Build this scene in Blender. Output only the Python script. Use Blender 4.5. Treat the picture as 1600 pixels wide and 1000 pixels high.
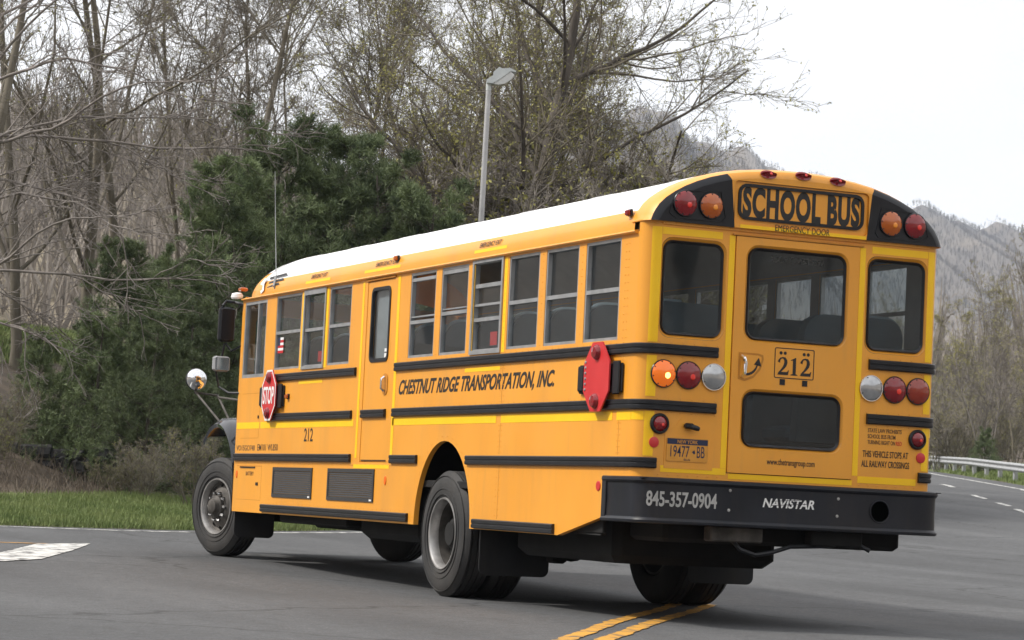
import bpy, math, random
import numpy as np
from mathutils import Matrix, Vector
from mathutils.geometry import tessellate_polygon

for o in list(bpy.data.objects):
    bpy.data.objects.remove(o, do_unlink=True)
scene = bpy.context.scene
COL = scene.collection
R = math.radians
PI = math.pi

# ------------------------------------------------------------------ camera
CAM = np.array([-9.23628, -16.51946, 0.80313])
YAW, PITCH, ROLL = 0.40160, 0.06980, 0.04848
FWD = np.array([math.sin(YAW), math.cos(YAW)])
RGT = np.array([math.cos(YAW), -math.sin(YAW)])
cd = bpy.data.cameras.new('camera')
cam = bpy.data.objects.new('camera', cd)
COL.objects.link(cam)
f_ = Vector((math.sin(YAW)*math.cos(PITCH), math.cos(YAW)*math.cos(PITCH), math.sin(PITCH)))
r0_ = Vector((math.cos(YAW), -math.sin(YAW), 0))
u0_ = r0_.cross(f_)
r_ = r0_*math.cos(ROLL)+u0_*math.sin(ROLL)
u_ = -r0_*math.sin(ROLL)+u0_*math.cos(ROLL)
cam.matrix_world = Matrix(((r_.x, u_.x, -f_.x, CAM[0]), (r_.y, u_.y, -f_.y, CAM[1]), (r_.z, u_.z, -f_.z, CAM[2]), (0, 0, 0, 1)))
cd.sensor_width = 36.0
cd.lens = 36.0*4082.56/1600.0
cd.clip_start = 0.1
cd.clip_end = 12000
cd.dof.use_dof = True
cd.dof.focus_distance = 22.0
cd.dof.aperture_fstop = 9.0
scene.camera = cam

# ------------------------------------------------------------------ sky and sun
SUN_EL, SUN_AZ = R(47), math.atan2(-0.86, 0.36)      # azimuth from +Y towards +X
w = bpy.data.worlds.new('World')
scene.world = w
w.use_nodes = True
nt = w.node_tree
nt.nodes.clear()
wo = nt.nodes.new('ShaderNodeOutputWorld')
bg = nt.nodes.new('ShaderNodeBackground')
sky = nt.nodes.new('ShaderNodeTexSky')
sky.sky_type = 'NISHITA'
sky.sun_disc = False
sky.sun_elevation = SUN_EL
sky.sun_rotation = SUN_AZ
sky.altitude = 50
sky.air_density = 1.0
sky.dust_density = 4.0
sky.ozone_density = 1.0
tc = nt.nodes.new('ShaderNodeTexCoord')
mp = nt.nodes.new('ShaderNodeMapping')
mp.inputs['Scale'].default_value = (1.6, 1.6, 4.0)
nz = nt.nodes.new('ShaderNodeTexNoise')
nz.inputs['Scale'].default_value = 1.5
nz.inputs['Detail'].default_value = 5
rp = nt.nodes.new('ShaderNodeValToRGB')
rp.color_ramp.elements[0].position = 0.30
rp.color_ramp.elements[0].color = (0.70, 0.70, 0.70, 1)
rp.color_ramp.elements[1].position = 0.62
rp.color_ramp.elements[1].color = (0.97, 0.97, 0.97, 1)
mx = nt.nodes.new('ShaderNodeMix')
mx.data_type = 'RGBA'
mx.inputs[7].default_value = (14.2, 14.0, 13.9, 1)        # thin bright overcast in front of the blue sky
nt.links.new(tc.outputs['Generated'], mp.inputs[0])
nt.links.new(mp.outputs[0], nz.inputs[0])
nt.links.new(nz.outputs[0], rp.inputs[0])
nt.links.new(rp.outputs[0], mx.inputs[0])
nt.links.new(sky.outputs[0], mx.inputs[6])
nt.links.new(mx.outputs[2], bg.inputs[0])
bg.inputs[1].default_value = 0.10
nt.links.new(bg.outputs[0], wo.inputs[0])

sd = bpy.data.lights.new('sun', 'SUN')
sd.energy = 4.1
sd.angle = R(6)
sd.color = (1.0, 0.95, 0.88)
sun = bpy.data.objects.new('sun', sd)
COL.objects.link(sun)
sv = Vector((math.sin(SUN_AZ)*math.cos(SUN_EL), math.cos(SUN_AZ)*math.cos(SUN_EL), math.sin(SUN_EL)))
sun.rotation_euler = sv.to_track_quat('Z', 'Y').to_euler()

vs = scene.view_settings
vs.view_transform = 'Standard'
vs.look = 'None'
vs.exposure = 0.0
vs.gamma = 1.0
vs.use_curve_mapping = False
scene.render.engine = 'CYCLES'
scene.cycles.max_bounces = 8
scene.cycles.transparent_max_bounces = 16
scene.cycles.volume_bounces = 0

# ------------------------------------------------------------------ materials
def material(name, c1, c2=None, rough=0.6, metal=0.0, scale=4.0, detail=4.0, bump=0.0, bscale=None, coat=0.0,
             lo=0.35, hi=0.65, rough2=None, emit=None, estr=0.0, stretch=None, rand=0.0, spec=0.5):
    m = bpy.data.materials.new(name)
    m.use_nodes = True
    n = m.node_tree.nodes
    L = m.node_tree.links
    b = n['Principled BSDF']
    b.inputs['Roughness'].default_value = rough
    b.inputs['Metallic'].default_value = metal
    b.inputs['Coat Weight'].default_value = coat
    b.inputs['Coat Roughness'].default_value = 0.08
    b.inputs['Specular IOR Level'].default_value = spec
    t = n.new('ShaderNodeTexCoord')
    src = t.outputs['Object']
    if stretch:
        mpn = n.new('ShaderNodeMapping')
        mpn.inputs['Scale'].default_value = stretch
        L.new(src, mpn.inputs[0])
        src = mpn.outputs[0]
    nz = n.new('ShaderNodeTexNoise')
    nz.inputs['Scale'].default_value = scale
    nz.inputs['Detail'].default_value = detail
    L.new(src, nz.inputs[0])
    rp = n.new('ShaderNodeValToRGB')
    rp.color_ramp.elements[0].position = lo
    rp.color_ramp.elements[1].position = hi
    rp.color_ramp.elements[0].color = (*c1, 1)
    rp.color_ramp.elements[1].color = (*(c2 or c1), 1)
    L.new(nz.outputs[0], rp.inputs[0])
    out = rp.outputs[0]
    if rand > 0:
        oi = n.new('ShaderNodeObjectInfo')
        mr = n.new('ShaderNodeMapRange')
        mr.inputs[3].default_value = 1-rand
        mr.inputs[4].default_value = 1+rand
        L.new(oi.outputs['Random'], mr.inputs[0])
        hs = n.new('ShaderNodeHueSaturation')
        L.new(mr.outputs[0], hs.inputs['Value'])
        L.new(out, hs.inputs['Color'])
        out = hs.outputs[0]
    L.new(out, b.inputs['Base Color'])
    if rough2 is not None:
        mr = n.new('ShaderNodeMapRange')
        mr.inputs[3].default_value = rough
        mr.inputs[4].default_value = rough2
        L.new(nz.outputs[0], mr.inputs[0])
        L.new(mr.outputs[0], b.inputs['Roughness'])
    if bump > 0:
        nb = n.new('ShaderNodeTexNoise')
        nb.inputs['Scale'].default_value = bscale or scale*4
        nb.inputs['Detail'].default_value = 3
        L.new(src, nb.inputs[0])
        bp = n.new('ShaderNodeBump')
        bp.inputs['Strength'].default_value = bump
        bp.inputs['Distance'].default_value = 0.02
        L.new(nb.outputs[0], bp.inputs['Height'])
        L.new(bp.outputs[0], b.inputs['Normal'])
    if emit:
        b.inputs['Emission Color'].default_value = (*emit, 1)
        b.inputs['Emission Strength'].default_value = estr
    return m

def glass_material(name, tint, refl=1.0, rough=0.02, base=(0.02, 0.022, 0.025), film=0.0):
    m = bpy.data.materials.new(name)
    m.use_nodes = True
    n = m.node_tree.nodes
    L = m.node_tree.links
    n.clear()
    o = n.new('ShaderNodeOutputMaterial')
    tr = n.new('ShaderNodeBsdfTransparent')
    tr.inputs[0].default_value = (*tint, 1)
    gl = n.new('ShaderNodeBsdfGlossy')
    gl.inputs['Roughness'].default_value = rough
    gl.inputs[0].default_value = (refl, refl, refl, 1)
    df = n.new('ShaderNodeBsdfDiffuse')
    df.inputs[0].default_value = (*base, 1)
    tcn = n.new('ShaderNodeTexCoord')
    nzn = n.new('ShaderNodeTexNoise')
    nzn.inputs['Scale'].default_value = 3.0
    L.new(tcn.outputs['Object'], nzn.inputs[0])
    mf = n.new('ShaderNodeMath')
    mf.operation = 'MULTIPLY'
    mf.inputs[1].default_value = film*2
    L.new(nzn.outputs[0], mf.inputs[0])
    m1 = n.new('ShaderNodeMixShader')
    L.new(mf.outputs[0], m1.inputs[0])
    L.new(tr.outputs[0], m1.inputs[1])
    L.new(df.outputs[0], m1.inputs[2])
    ge = n.new('ShaderNodeNewGeometry')
    dt = n.new('ShaderNodeVectorMath')
    dt.operation = 'DOT_PRODUCT'
    L.new(ge.outputs['Normal'], dt.inputs[0])
    L.new(ge.outputs['Incoming'], dt.inputs[1])
    def math_(op, a, bval):
        x = n.new('ShaderNodeMath')
        x.operation = op
        if isinstance(a, float):
            x.inputs[0].default_value = a
        else:
            L.new(a, x.inputs[0])
        if bval is not None:
            if isinstance(bval, float):
                x.inputs[1].default_value = bval
            else:
                L.new(bval, x.inputs[1])
        return x.outputs[0]
    ab = math_('ABSOLUTE', dt.outputs['Value'], None)
    pw = math_('POWER', math_('SUBTRACT', 1.0, ab), 5.0)
    fr_out = math_('ADD', math_('MULTIPLY', pw, 0.96), 0.03)
    m2 = n.new('ShaderNodeMixShader')
    L.new(fr_out, m2.inputs[0])
    L.new(m1.outputs[0], m2.inputs[1])
    L.new(gl.outputs[0], m2.inputs[2])
    L.new(m2.outputs[0], o.inputs[0])
    return m

M = {}
def grimy_paint(m, amount=.16):
    n = m.node_tree.nodes
    L = m.node_tree.links
    b = n['Principled BSDF']
    src = b.inputs['Base Color'].links[0].from_socket
    t = n.new('ShaderNodeTexCoord')
    col = src
    for sc, st, lo, hi, a in ((2.6, (1, 1, .22), .50, .74, amount), (14.0, (1, 1, .12), .54, .72, amount*.6), (46.0, (1, 1, 1), .62, .75, amount*.8)):
        mpn = n.new('ShaderNodeMapping')
        mpn.inputs['Scale'].default_value = st
        L.new(t.outputs['Object'], mpn.inputs[0])
        z = n.new('ShaderNodeTexNoise')
        z.inputs['Scale'].default_value = sc
        z.inputs['Detail'].default_value = 5
        L.new(mpn.outputs[0], z.inputs[0])
        r = n.new('ShaderNodeMapRange')
        r.inputs[1].default_value = lo
        r.inputs[2].default_value = hi
        r.inputs[4].default_value = a
        L.new(z.outputs[0], r.inputs[0])
        x = n.new('ShaderNodeMix')
        x.data_type = 'RGBA'
        x.inputs[7].default_value = (0.30, 0.20, 0.10, 1)
        L.new(r.outputs[0], x.inputs[0])
        L.new(col, x.inputs[6])
        col = x.outputs[2]
    L.new(col, b.inputs['Base Color'])
    return m
M['yellow'] = material('bus_yellow_paint', (0.80, 0.335, 0.030), (0.84, 0.362, 0.036), rough=0.34, rough2=0.5, scale=1.7, coat=0.25, bump=0.05, bscale=1.6)
grimy_paint(M['yellow'])
M['tape'] = material('reflective_yellow_tape', (0.98, 0.56, 0.006), (1.0, 0.60, 0.010), rough=0.4, scale=6)
M['white_roof'] = material('white_roof_paint', (0.80, 0.82, 0.84), (0.88, 0.89, 0.90), rough=0.4, scale=2.0)
M['rubber'] = material('black_rub_rail', (0.008, 0.009, 0.012), (0.015, 0.016, 0.020), rough=0.36, scale=9, spec=0.4)
M['black'] = material('black_gloss_paint', (0.006, 0.007, 0.011), (0.010, 0.012, 0.017), rough=0.26, rough2=0.38, scale=3, coat=0.10, spec=0.35)
M['bumper'] = material('black_bumper_paint', (0.007, 0.009, 0.014), (0.014, 0.016, 0.023), rough=0.34, rough2=0.5, scale=2.5, spec=0.35)
M['fender'] = material('black_fender_gloss', (0.008, 0.010, 0.016), (0.014, 0.017, 0.024), rough=0.14, scale=3, coat=0.6)
M['dark'] = material('dark_and_shaded_parts', (0.004, 0.004, 0.0045), (0.009, 0.0085, 0.008), rough=0.9, scale=6)  # near black: the shade under the bus is put into this colour
M['flap'] = material('mudflap_rubber', (0.007, 0.008, 0.010), (0.012, 0.013, 0.015), rough=0.7, scale=5)
M['alu'] = material('window_aluminium', (0.34, 0.35, 0.36), (0.44, 0.45, 0.46), rough=0.45, metal=0.55, scale=8)
M['chrome'] = material('chrome', (0.75, 0.76, 0.78), (0.82, 0.83, 0.85), rough=0.06, metal=1.0, scale=4)
M['steel'] = material('wheel_steel', (0.32, 0.31, 0.30), (0.50, 0.49, 0.48), rough=0.42, metal=0.7, scale=9)
M['hub'] = material('dirty_shaded_hub', (0.05, 0.045, 0.04), (0.11, 0.10, 0.09), rough=0.7, metal=0.3, scale=9)  # dirty metal, also carries the shade inside the rear rims
M['tyre'] = material('tyre_rubber', (0.022, 0.022, 0.023), (0.038, 0.037, 0.036), rough=0.75, scale=5, bump=0.15, bscale=60)
M['glass'] = glass_material('tinted_side_glass', (0.90, 0.93, 0.94), film=0.02, base=(0.10, 0.11, 0.12))
M['glass_dark'] = glass_material('dark_rear_glass', (0.74, 0.78, 0.80), film=0.03, base=(0.07, 0.08, 0.09))
M['glass_clear'] = glass_material('clear_glass', (0.88, 0.92, 0.92), film=0.03, base=(0.2, 0.22, 0.22))
M['interior'] = material('interior_panel', (0.28, 0.29, 0.30), (0.33, 0.34, 0.35), rough=0.7)
M['seat'] = material('blue_grey_vinyl', (0.085, 0.14, 0.18), (0.11, 0.175, 0.22), rough=0.5, scale=5)
M['seat_trim'] = material('pale_seat_trim', (0.36, 0.45, 0.50), (0.42, 0.51, 0.56), rough=0.5)
M['red_sign'] = material('red_sign_enamel', (0.55, 0.025, 0.030), (0.60, 0.035, 0.038), rough=0.35, scale=6)
M['red_card'] = material('red_card', (0.5, 0.01, 0.015), rough=0.6)
M['white'] = material('white_lettering', (0.75, 0.75, 0.74), (0.82, 0.82, 0.81), rough=0.5, scale=30)
M['letter'] = material('black_lettering', (0.012, 0.011, 0.011), (0.02, 0.018, 0.016), rough=0.55, scale=20)
M['letter_soft'] = material('faded_lettering', (0.10, 0.055, 0.02), (0.16, 0.08, 0.03), rough=0.6, scale=20)
M['grey_letter'] = material('grey_lettering', (0.36, 0.36, 0.35), (0.46, 0.46, 0.45), rough=0.5, scale=20)
M['red_letter'] = material('red_lettering', (0.62, 0.04, 0.02), rough=0.6)
M['plate'] = material('plate_orange', (0.62, 0.27, 0.03), (0.68, 0.31, 0.045), rough=0.45, scale=20)
M['plate_blue'] = material('plate_navy', (0.012, 0.02, 0.06), rough=0.45)
M['grille'] = material('grille_mesh', (0.022, 0.022, 0.023), (0.04, 0.04, 0.04), rough=0.7, scale=60)
M['seam'] = material('panel_seam', (0.46, 0.18, 0.015), (0.55, 0.22, 0.02), rough=0.6, scale=8)
M['lens_red'] = material('red_lens', (0.20, 0.004, 0.009), (0.25, 0.007, 0.012), rough=0.12, coat=0.6, scale=12)
M['lens_amber'] = material('amber_lens', (0.42, 0.085, 0.006), (0.50, 0.115, 0.010), rough=0.12, coat=0.6, scale=12)
M['lens_rust'] = material('red_amber_lens', (0.25, 0.022, 0.010), (0.30, 0.032, 0.012), rough=0.12, coat=0.6, scale=12)
M['lens_lit'] = material('lit_amber_lens', (0.75, 0.14, 0.006), (0.80, 0.17, 0.01), rough=0.12, coat=0.6, emit=(1.0, 0.20, 0.01), estr=0.35)
M['bulb_lit'] = material('lit_bulb', (1, 0.6, 0.2), rough=0.3, emit=(1.0, 0.55, 0.12), estr=4.0)
M['spot_red'] = material('red_reflector_core', (0.85, 0.03, 0.02), rough=0.1, coat=1.0)
M['spot_amber'] = material('amber_reflector_core', (0.95, 0.32, 0.02), rough=0.1, coat=1.0)
M['lens_clear'] = material('clear_lens', (0.36, 0.37, 0.38), (0.50, 0.51, 0.52), rough=0.15, metal=0.6, coat=0.6, scale=14)
M['orange'] = material('orange_reflector', (0.85, 0.16, 0.015), rough=0.25)
M['asphalt'] = None
M['galv'] = material('galvanised_steel', (0.30, 0.31, 0.32), (0.40, 0.41, 0.42), rough=0.5, metal=0.3, scale=3)
M['lamp_head'] = material('lamp_housing', (0.58, 0.62, 0.63), (0.66, 0.70, 0.70), rough=0.5, scale=3)
M['pole'] = material('lamp_pole_steel', (0.46, 0.46, 0.47), (0.56, 0.56, 0.57), rough=0.5, scale=3)
M['lamp_glass'] = material('lamp_refractor', (0.62, 0.63, 0.62), (0.72, 0.73, 0.72), rough=0.25)
M['bark'] = material('grey_brown_bark', (0.105, 0.090, 0.066), (0.19, 0.168, 0.130), rough=0.9, scale=5, stretch=(1, 1, 0.25), rand=0.25)
M['bark_pale'] = material('pale_grey_bark', (0.15, 0.132, 0.122), (0.25, 0.225, 0.205), rough=0.9, scale=5, stretch=(1, 1, 0.25), rand=0.15)
M['bark_dark'] = material('dark_bark', (0.065, 0.055, 0.046), (0.12, 0.102, 0.086), rough=0.9, scale=5, stretch=(1, 1, 0.25), rand=0.2)
M['twig'] = material('grey_twigs', (0.15, 0.132, 0.105), (0.25, 0.225, 0.185), rough=0.9, scale=1.2, rand=0.25)
M['twig_warm'] = material('brown_twigs', (0.20, 0.178, 0.155), (0.31, 0.28, 0.245), rough=0.9, scale=1.2, rand=0.25)
M['bud'] = material('spring_buds', (0.13, 0.15, 0.030), (0.24, 0.25, 0.060), rough=0.7, scale=3, rand=0.2)
M['bud_dull'] = material('dull_olive_buds', (0.20, 0.20, 0.052), (0.33, 0.31, 0.095), rough=0.7, scale=3, rand=0.2)
M['needle'] = material('pine_needles', (0.078, 0.112, 0.046), (0.190, 0.240, 0.105), rough=0.65, scale=1.6, lo=0.35, hi=0.7, rand=0.2)
M['grass'] = material('spring_grass', (0.105, 0.155, 0.040), (0.205, 0.250, 0.088), rough=0.8, scale=1.4)
M['grass_ground'] = material('grass_soil', (0.060, 0.085, 0.020), (0.11, 0.12, 0.045), rough=0.95, scale=2.2, bump=0.5, bscale=14)
M['litter'] = material('shaded_leaf_litter', (0.050, 0.038, 0.028), (0.115, 0.088, 0.062), rough=0.95, scale=1.5, detail=8, bump=0.6, bscale=9)  # litter colour darkened to hold the shade of the left bank
M['straw'] = material('shaded_dry_stalks', (0.10, 0.08, 0.06), (0.20, 0.165, 0.125), rough=0.9, scale=2.0)  # stalks darkened likewise for the bank's shade
M['tan_field'] = material('tan_hillside', (0.18, 0.15, 0.11), (0.29, 0.25, 0.175), rough=0.95, scale=0.035, detail=9, bump=0.3, bscale=0.5)
M['hill'] = material('added_hill_ground', (0.20, 0.18, 0.165), (0.26, 0.235, 0.20), rough=0.95, scale=0.02, detail=8)
M['wood'] = material('distant_wood', (0.22, 0.195, 0.18), (0.33, 0.295, 0.25), rough=0.95, scale=0.012, detail=6)
M['mountain'] = material('mountain_wood', (0.095, 0.086, 0.080), (0.19, 0.162, 0.132), rough=0.95, scale=0.006, detail=6)
M['stone'] = material('shaded_wall_stone', (0.016, 0.0165, 0.017), (0.05, 0.05, 0.05), rough=0.9, scale=4, bump=0.5, bscale=12, rand=0.3)  # stone darkened to carry the shadow of the pines
M['line_white'] = None

def asphalt_material():
    m = bpy.data.materials.new('worn_asphalt')
    m.use_nodes = True
    n = m.node_tree.nodes
    L = m.node_tree.links
    b = n['Principled BSDF']
    b.inputs['Roughness'].default_value = 0.82
    t = n.new('ShaderNodeTexCoord')
    def noise(sc, det, st=None, dist=0.0):
        src = t.outputs['Object']
        if st:
            mpn = n.new('ShaderNodeMapping')
            mpn.inputs['Rotation'].default_value = (0, 0, st[3])
            mpn.inputs['Scale'].default_value = st[:3]
            L.new(src, mpn.inputs[0])
            src = mpn.outputs[0]
        z = n.new('ShaderNodeTexNoise')
        z.inputs['Scale'].default_value = sc
        z.inputs['Detail'].default_value = det
        z.inputs['Distortion'].default_value = dist
        L.new(src, z.inputs[0])
        return z.outputs[0]
    def ramp(src, p0, c0, p1, c1):
        r = n.new('ShaderNodeValToRGB')
        r.color_ramp.elements[0].position = p0
        r.color_ramp.elements[1].position = p1
        r.color_ramp.elements[0].color = (*c0, 1)
        r.color_ramp.elements[1].color = (*c1, 1)
        L.new(src, r.inputs[0])
        return r.outputs[0]
    def mul(a, bb, f=1.0):
        x = n.new('ShaderNodeMix')
        x.data_type = 'RGBA'
        x.blend_type = 'MULTIPLY'
        x.inputs[0].default_value = f
        L.new(a, x.inputs[6])
        L.new(bb, x.inputs[7])
        return x.outputs[2]
    base = ramp(noise(0.22, 5), 0.35, (0.057, 0.059, 0.063), 0.65, (0.081, 0.084, 0.089))
    grit = ramp(noise(55, 2), 0.30, (0.62, 0.62, 0.62), 0.72, (1.45, 1.44, 1.42))
    chips = ramp(noise(120, 1), 0.73, (1, 1, 1), 0.78, (3.2, 3.1, 3.0))
    wear = ramp(noise(0.9, 6, (1, 0.13, 1, -0.25)), 0.32, (0.78, 0.78, 0.78), 0.68, (1.16, 1.16, 1.15))
    skid = ramp(noise(1.4, 3, (1, 0.06, 1, 0.55), 0.3), 0.66, (1, 1, 1), 0.74, (0.68, 0.68, 0.69))
    stain = ramp(noise(1.1, 7), 0.60, (1, 1, 1), 0.80, (0.66, 0.65, 0.64))
    speck = mul(ramp(noise(17, 4), 0.58, (0.96, 0.96, 0.96), 0.74, (1.55, 1.53, 1.5)), ramp(noise(9, 6), 0.30, (0.72, 0.72, 0.72), 0.52, (1.04, 1.04, 1.04)))
    c = mul(mul(mul(mul(mul(mul(base, grit), wear), chips), skid), stain), speck)
    v = n.new('ShaderNodeTexVoronoi')
    v.feature = 'DISTANCE_TO_EDGE'
    v.inputs['Scale'].default_value = 0.16
    wp = n.new('ShaderNodeMapping')
    L.new(t.outputs['Object'], wp.inputs[0])
    zz = n.new('ShaderNodeTexNoise')
    zz.inputs['Scale'].default_value = 1.3
    zz.inputs['Detail'].default_value = 5
    L.new(t.outputs['Object'], zz.inputs[0])
    va = n.new('ShaderNodeVectorMath')
    va.operation = 'ADD'
    L.new(wp.outputs[0], va.inputs[0])
    L.new(zz.outputs['Color'], va.inputs[1])
    L.new(va.outputs[0], v.inputs['Vector'])
    crack = ramp(v.outputs['Distance'], 0.002, (0.40, 0.40, 0.40), 0.006, (1, 1, 1))
    c = mul(c, crack)
    L.new(c, b.inputs['Base Color'])
    bp = n.new('ShaderNodeBump')
    bp.inputs['Strength'].default_value = 0.35
    bp.inputs['Distance'].default_value = 0.006
    L.new(noise(70, 2), bp.inputs['Height'])
    L.new(bp.outputs[0], b.inputs['Normal'])
    return m

grimy_paint(M['bumper'], .035)
grimy_paint(M['tyre'], .04)
grimy_paint(M['flap'], .03)
grimy_paint(M['white_roof'], .10)

def paint_material(name, col, wear_col, lo, hi):
    return material(name, wear_col, col, rough=0.7, scale=7.0, detail=8, lo=lo, hi=hi, bump=0.2, bscale=70)
M['asphalt'] = asphalt_material()
M['line_white'] = paint_material('worn_white_paint', (0.58, 0.58, 0.56), (0.12, 0.12, 0.12), 0.40, 0.52)
M['line_yellow'] = paint_material('worn_yellow_paint', (0.56, 0.28, 0.035), (0.14, 0.10, 0.06), 0.38, 0.50)

# ------------------------------------------------------------------ mesh helpers
def np_mesh(name, V, F, mat, smooth=False):
    """V (n,3), F list of arrays (m,k)"""
    me = bpy.data.meshes.new(name)
    V = np.asarray(V, dtype=np.float32)
    if not isinstance(F, list):
        F = [F]
    F = [np.asarray(f, dtype=np.int32) for f in F if len(f)]
    me.vertices.add(len(V))
    me.vertices.foreach_set('co', V.ravel())
    nl = sum(f.size for f in F)
    npol = sum(len(f) for f in F)
    me.loops.add(nl)
    me.loops.foreach_set('vertex_index', np.concatenate([f.ravel() for f in F]))
    me.polygons.add(npol)
    st = []
    a = 0
    for f in F:
        k = f.shape[1]
        st.append(a+np.arange(len(f))*k)
        a += f.size
    me.polygons.foreach_set('loop_start', np.concatenate(st).astype(np.int32))
    if smooth:
        me.polygons.foreach_set('use_smooth', np.ones(npol, dtype=bool))
    me.update(calc_edges=True)
    me.materials.append(mat)
    return me

def link(name, me, parent=None, loc=(0, 0, 0), rz=0.0, sc=1.0):
    o = bpy.data.objects.new(name, me)
    COL.objects.link(o)
    o.location = loc
    o.rotation_euler = (0, 0, rz)
    o.scale = (sc, sc, sc) if not isinstance(sc, (tuple, list)) else sc
    if parent is not None:
        o.parent = parent
    return o

def tag(o, label=None, cat=None, group=None, kind=None):
    if label: o['label'] = label
    if cat: o['category'] = cat
    if group: o['group'] = group
    if kind: o['kind'] = kind
    return o

def empty(name, loc=(0, 0, 0), rz=0.0):
    o = bpy.data.objects.new(name, None)
    COL.objects.link(o)
    o.location = loc
    o.rotation_euler = (0, 0, rz)
    o.empty_display_size = 0.2
    return o

class MB:
    def __init__(s):
        s.v = []
        s.f = []
    def add(s, V, F):
        b = len(s.v)
        s.v += [tuple(p) for p in V]
        s.f += [tuple(i+b for i in q) for q in F]
        return s
    def box(s, x0, x1, y0, y1, z0, z1, c=0.0):
        if c <= 0:
            V = [(x, y, z) for x in (x0, x1) for y in (y0, y1) for z in (z0, z1)]
            return s.add(V, [(0, 1, 3, 2), (4, 6, 7, 5), (0, 4, 5, 1), (2, 3, 7, 6), (0, 2, 6, 4), (1, 5, 7, 3)])
        # chamfered: three nested slabs as a convex shape
        V, F = [], []
        def ring(x0, x1, y0, y1, z):
            b = len(V)
            V.extend([(x0+c, y0, z), (x1-c, y0, z), (x1, y0+c, z), (x1, y1-c, z), (x1-c, y1, z), (x0+c, y1, z), (x0, y1-c, z), (x0, y0+c, z)])
            return b
        rs = [ring(x0+c, x1-c, y0+c, y1-c, z0), ring(x0, x1, y0, y1, z0+c), ring(x0, x1, y0, y1, z1-c), ring(x0+c, x1-c, y0+c, y1-c, z1)]
        F.append(tuple(reversed(range(rs[0], rs[0]+8))))
        F.append(tuple(range(rs[3], rs[3]+8)))
        for a, b in zip(rs, rs[1:]):
            for i in range(8):
                j = (i+1) % 8
                F.append((a+i, a+j, b+j, b+i))
        return s.add(V, F)
    def tube(s, pts, rad, k=8, caps=True):
        pts = [Vector(p) for p in pts]
        if not isinstance(rad, (list, tuple)):
            rad = [rad]*len(pts)
        V, F = [], []
        t0 = (pts[-1]-pts[0]).normalized()
        ref = Vector((0, 0, 1)) if abs(t0.z) < 0.9 else Vector((1, 0, 0))
        for i, p in enumerate(pts):
            t = (pts[min(i+1, len(pts)-1)]-pts[max(i-1, 0)]).normalized()
            a = t.cross(ref).normalized()
            b = t.cross(a).normalized()
            for j in range(k):
                an = 2*PI*j/k
                V.append(tuple(p+(a*math.cos(an)+b*math.sin(an))*rad[i]))
        for i in range(len(pts)-1):
            for j in range(k):
                j2 = (j+1) % k
                F.append((i*k+j, i*k+j2, (i+1)*k+j2, (i+1)*k+j))
        if caps:
            F.append(tuple(reversed(range(k))))
            F.append(tuple(range((len(pts)-1)*k, len(pts)*k)))
        return s.add(V, F)
    def lathe(s, prof, org, axis, k=32, close=False):
        """prof: list of (radius, along axis)"""
        ax = Vector(axis).normalized()
        ref = Vector((0, 0, 1)) if abs(ax.z) < 0.9 else Vector((1, 0, 0))
        a = ax.cross(ref).normalized()
        b = ax.cross(a).normalized()
        org = Vector(org)
        V, F = [], []
        for (rr, h) in prof:
            for j in range(k):
                an = 2*PI*j/k
                V.append(tuple(org+ax*h+(a*math.cos(an)+b*math.sin(an))*rr))
        n = len(prof)
        for i in range(n if close else n-1):
            i2 = (i+1) % n
            for j in range(k):
                j2 = (j+1) % k
                F.append((i*k+j, i2*k+j, i2*k+j2, i*k+j2))
        if not close:
            if prof[0][0] > 1e-6: F.append(tuple(range(k)))
            if prof[-1][0] > 1e-6: F.append(tuple(reversed(range((n-1)*k, n*k))))
        return s.add(V, F)
    def sweep(s, path, prof, caps=True, closed=False):
        """path: list of ((x,y),(nx,ny)); prof: list of (out, z) -> position = p + n*out at z"""
        V, F = [], []
        k = len(prof)
        for (p, n) in path:
            for (o, z) in prof:
                V.append((p[0]+n[0]*o, p[1]+n[1]*o, z))
        m = len(path)
        for i in range(m-1):
            for j in range(k-1):
                F.append((i*k+j, i*k+j+1, (i+1)*k+j+1, (i+1)*k+j))
        if caps:
            F.append(tuple(range(k)))
            F.append(tuple(reversed(range((m-1)*k, m*k))))
        return s.add(V, F)
    def poly(s, outer, holes, mapf, t):
        """extruded 2D polygon with holes; mapf(a,b,depth) -> xyz; depth runs 0..t"""
        loops = [outer]+list(holes)
        flat = [p for l in loops for p in l]
        tri = tessellate_polygon([[Vector((p[0], p[1], 0)) for p in l] for l in loops])
        n = len(flat)
        V = [mapf(p[0], p[1], 0.0) for p in flat]+[mapf(p[0], p[1], t) for p in flat]
        F = [tuple(q) for q in tri]+[tuple(i+n for i in reversed(q)) for q in tri]
        b = 0
        for l in loops:
            m = len(l)
            for i in range(m):
                j = (i+1) % m
                F.append((b+i, b+j, n+b+j, n+b+i))
            b += m
        return s.add(V, F)
    def build(s, name, mat, parent=None, smooth=False, **kw):
        me = bpy.data.meshes.new(name)
        me.from_pydata(s.v, [], s.f)
        import bmesh
        bm = bmesh.new()
        bm.from_mesh(me)
        bmesh.ops.recalc_face_normals(bm, faces=bm.faces[:])
        bm.to_mesh(me)
        bm.free()
        me.materials.append(mat)
        if smooth:
            me.polygons.foreach_set('use_smooth', [True]*len(me.polygons))
            try:
                me.set_sharp_from_angle(angle=R(38))
            except Exception:
                pass
        return link(name, me, parent, **kw)

def rrect(x0, x1, z0, z1, r, n=5):
    out = []
    for (cx, cz, a0) in ((x1-r, z1-r, 0), (x0+r, z1-r, 90), (x0+r, z0+r, 180), (x1-r, z0+r, 270)):
        for i in range(n+1):
            a = R(a0+90*i/n)
            out.append((cx+r*math.cos(a), cz+r*math.sin(a)))
    return out

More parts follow.
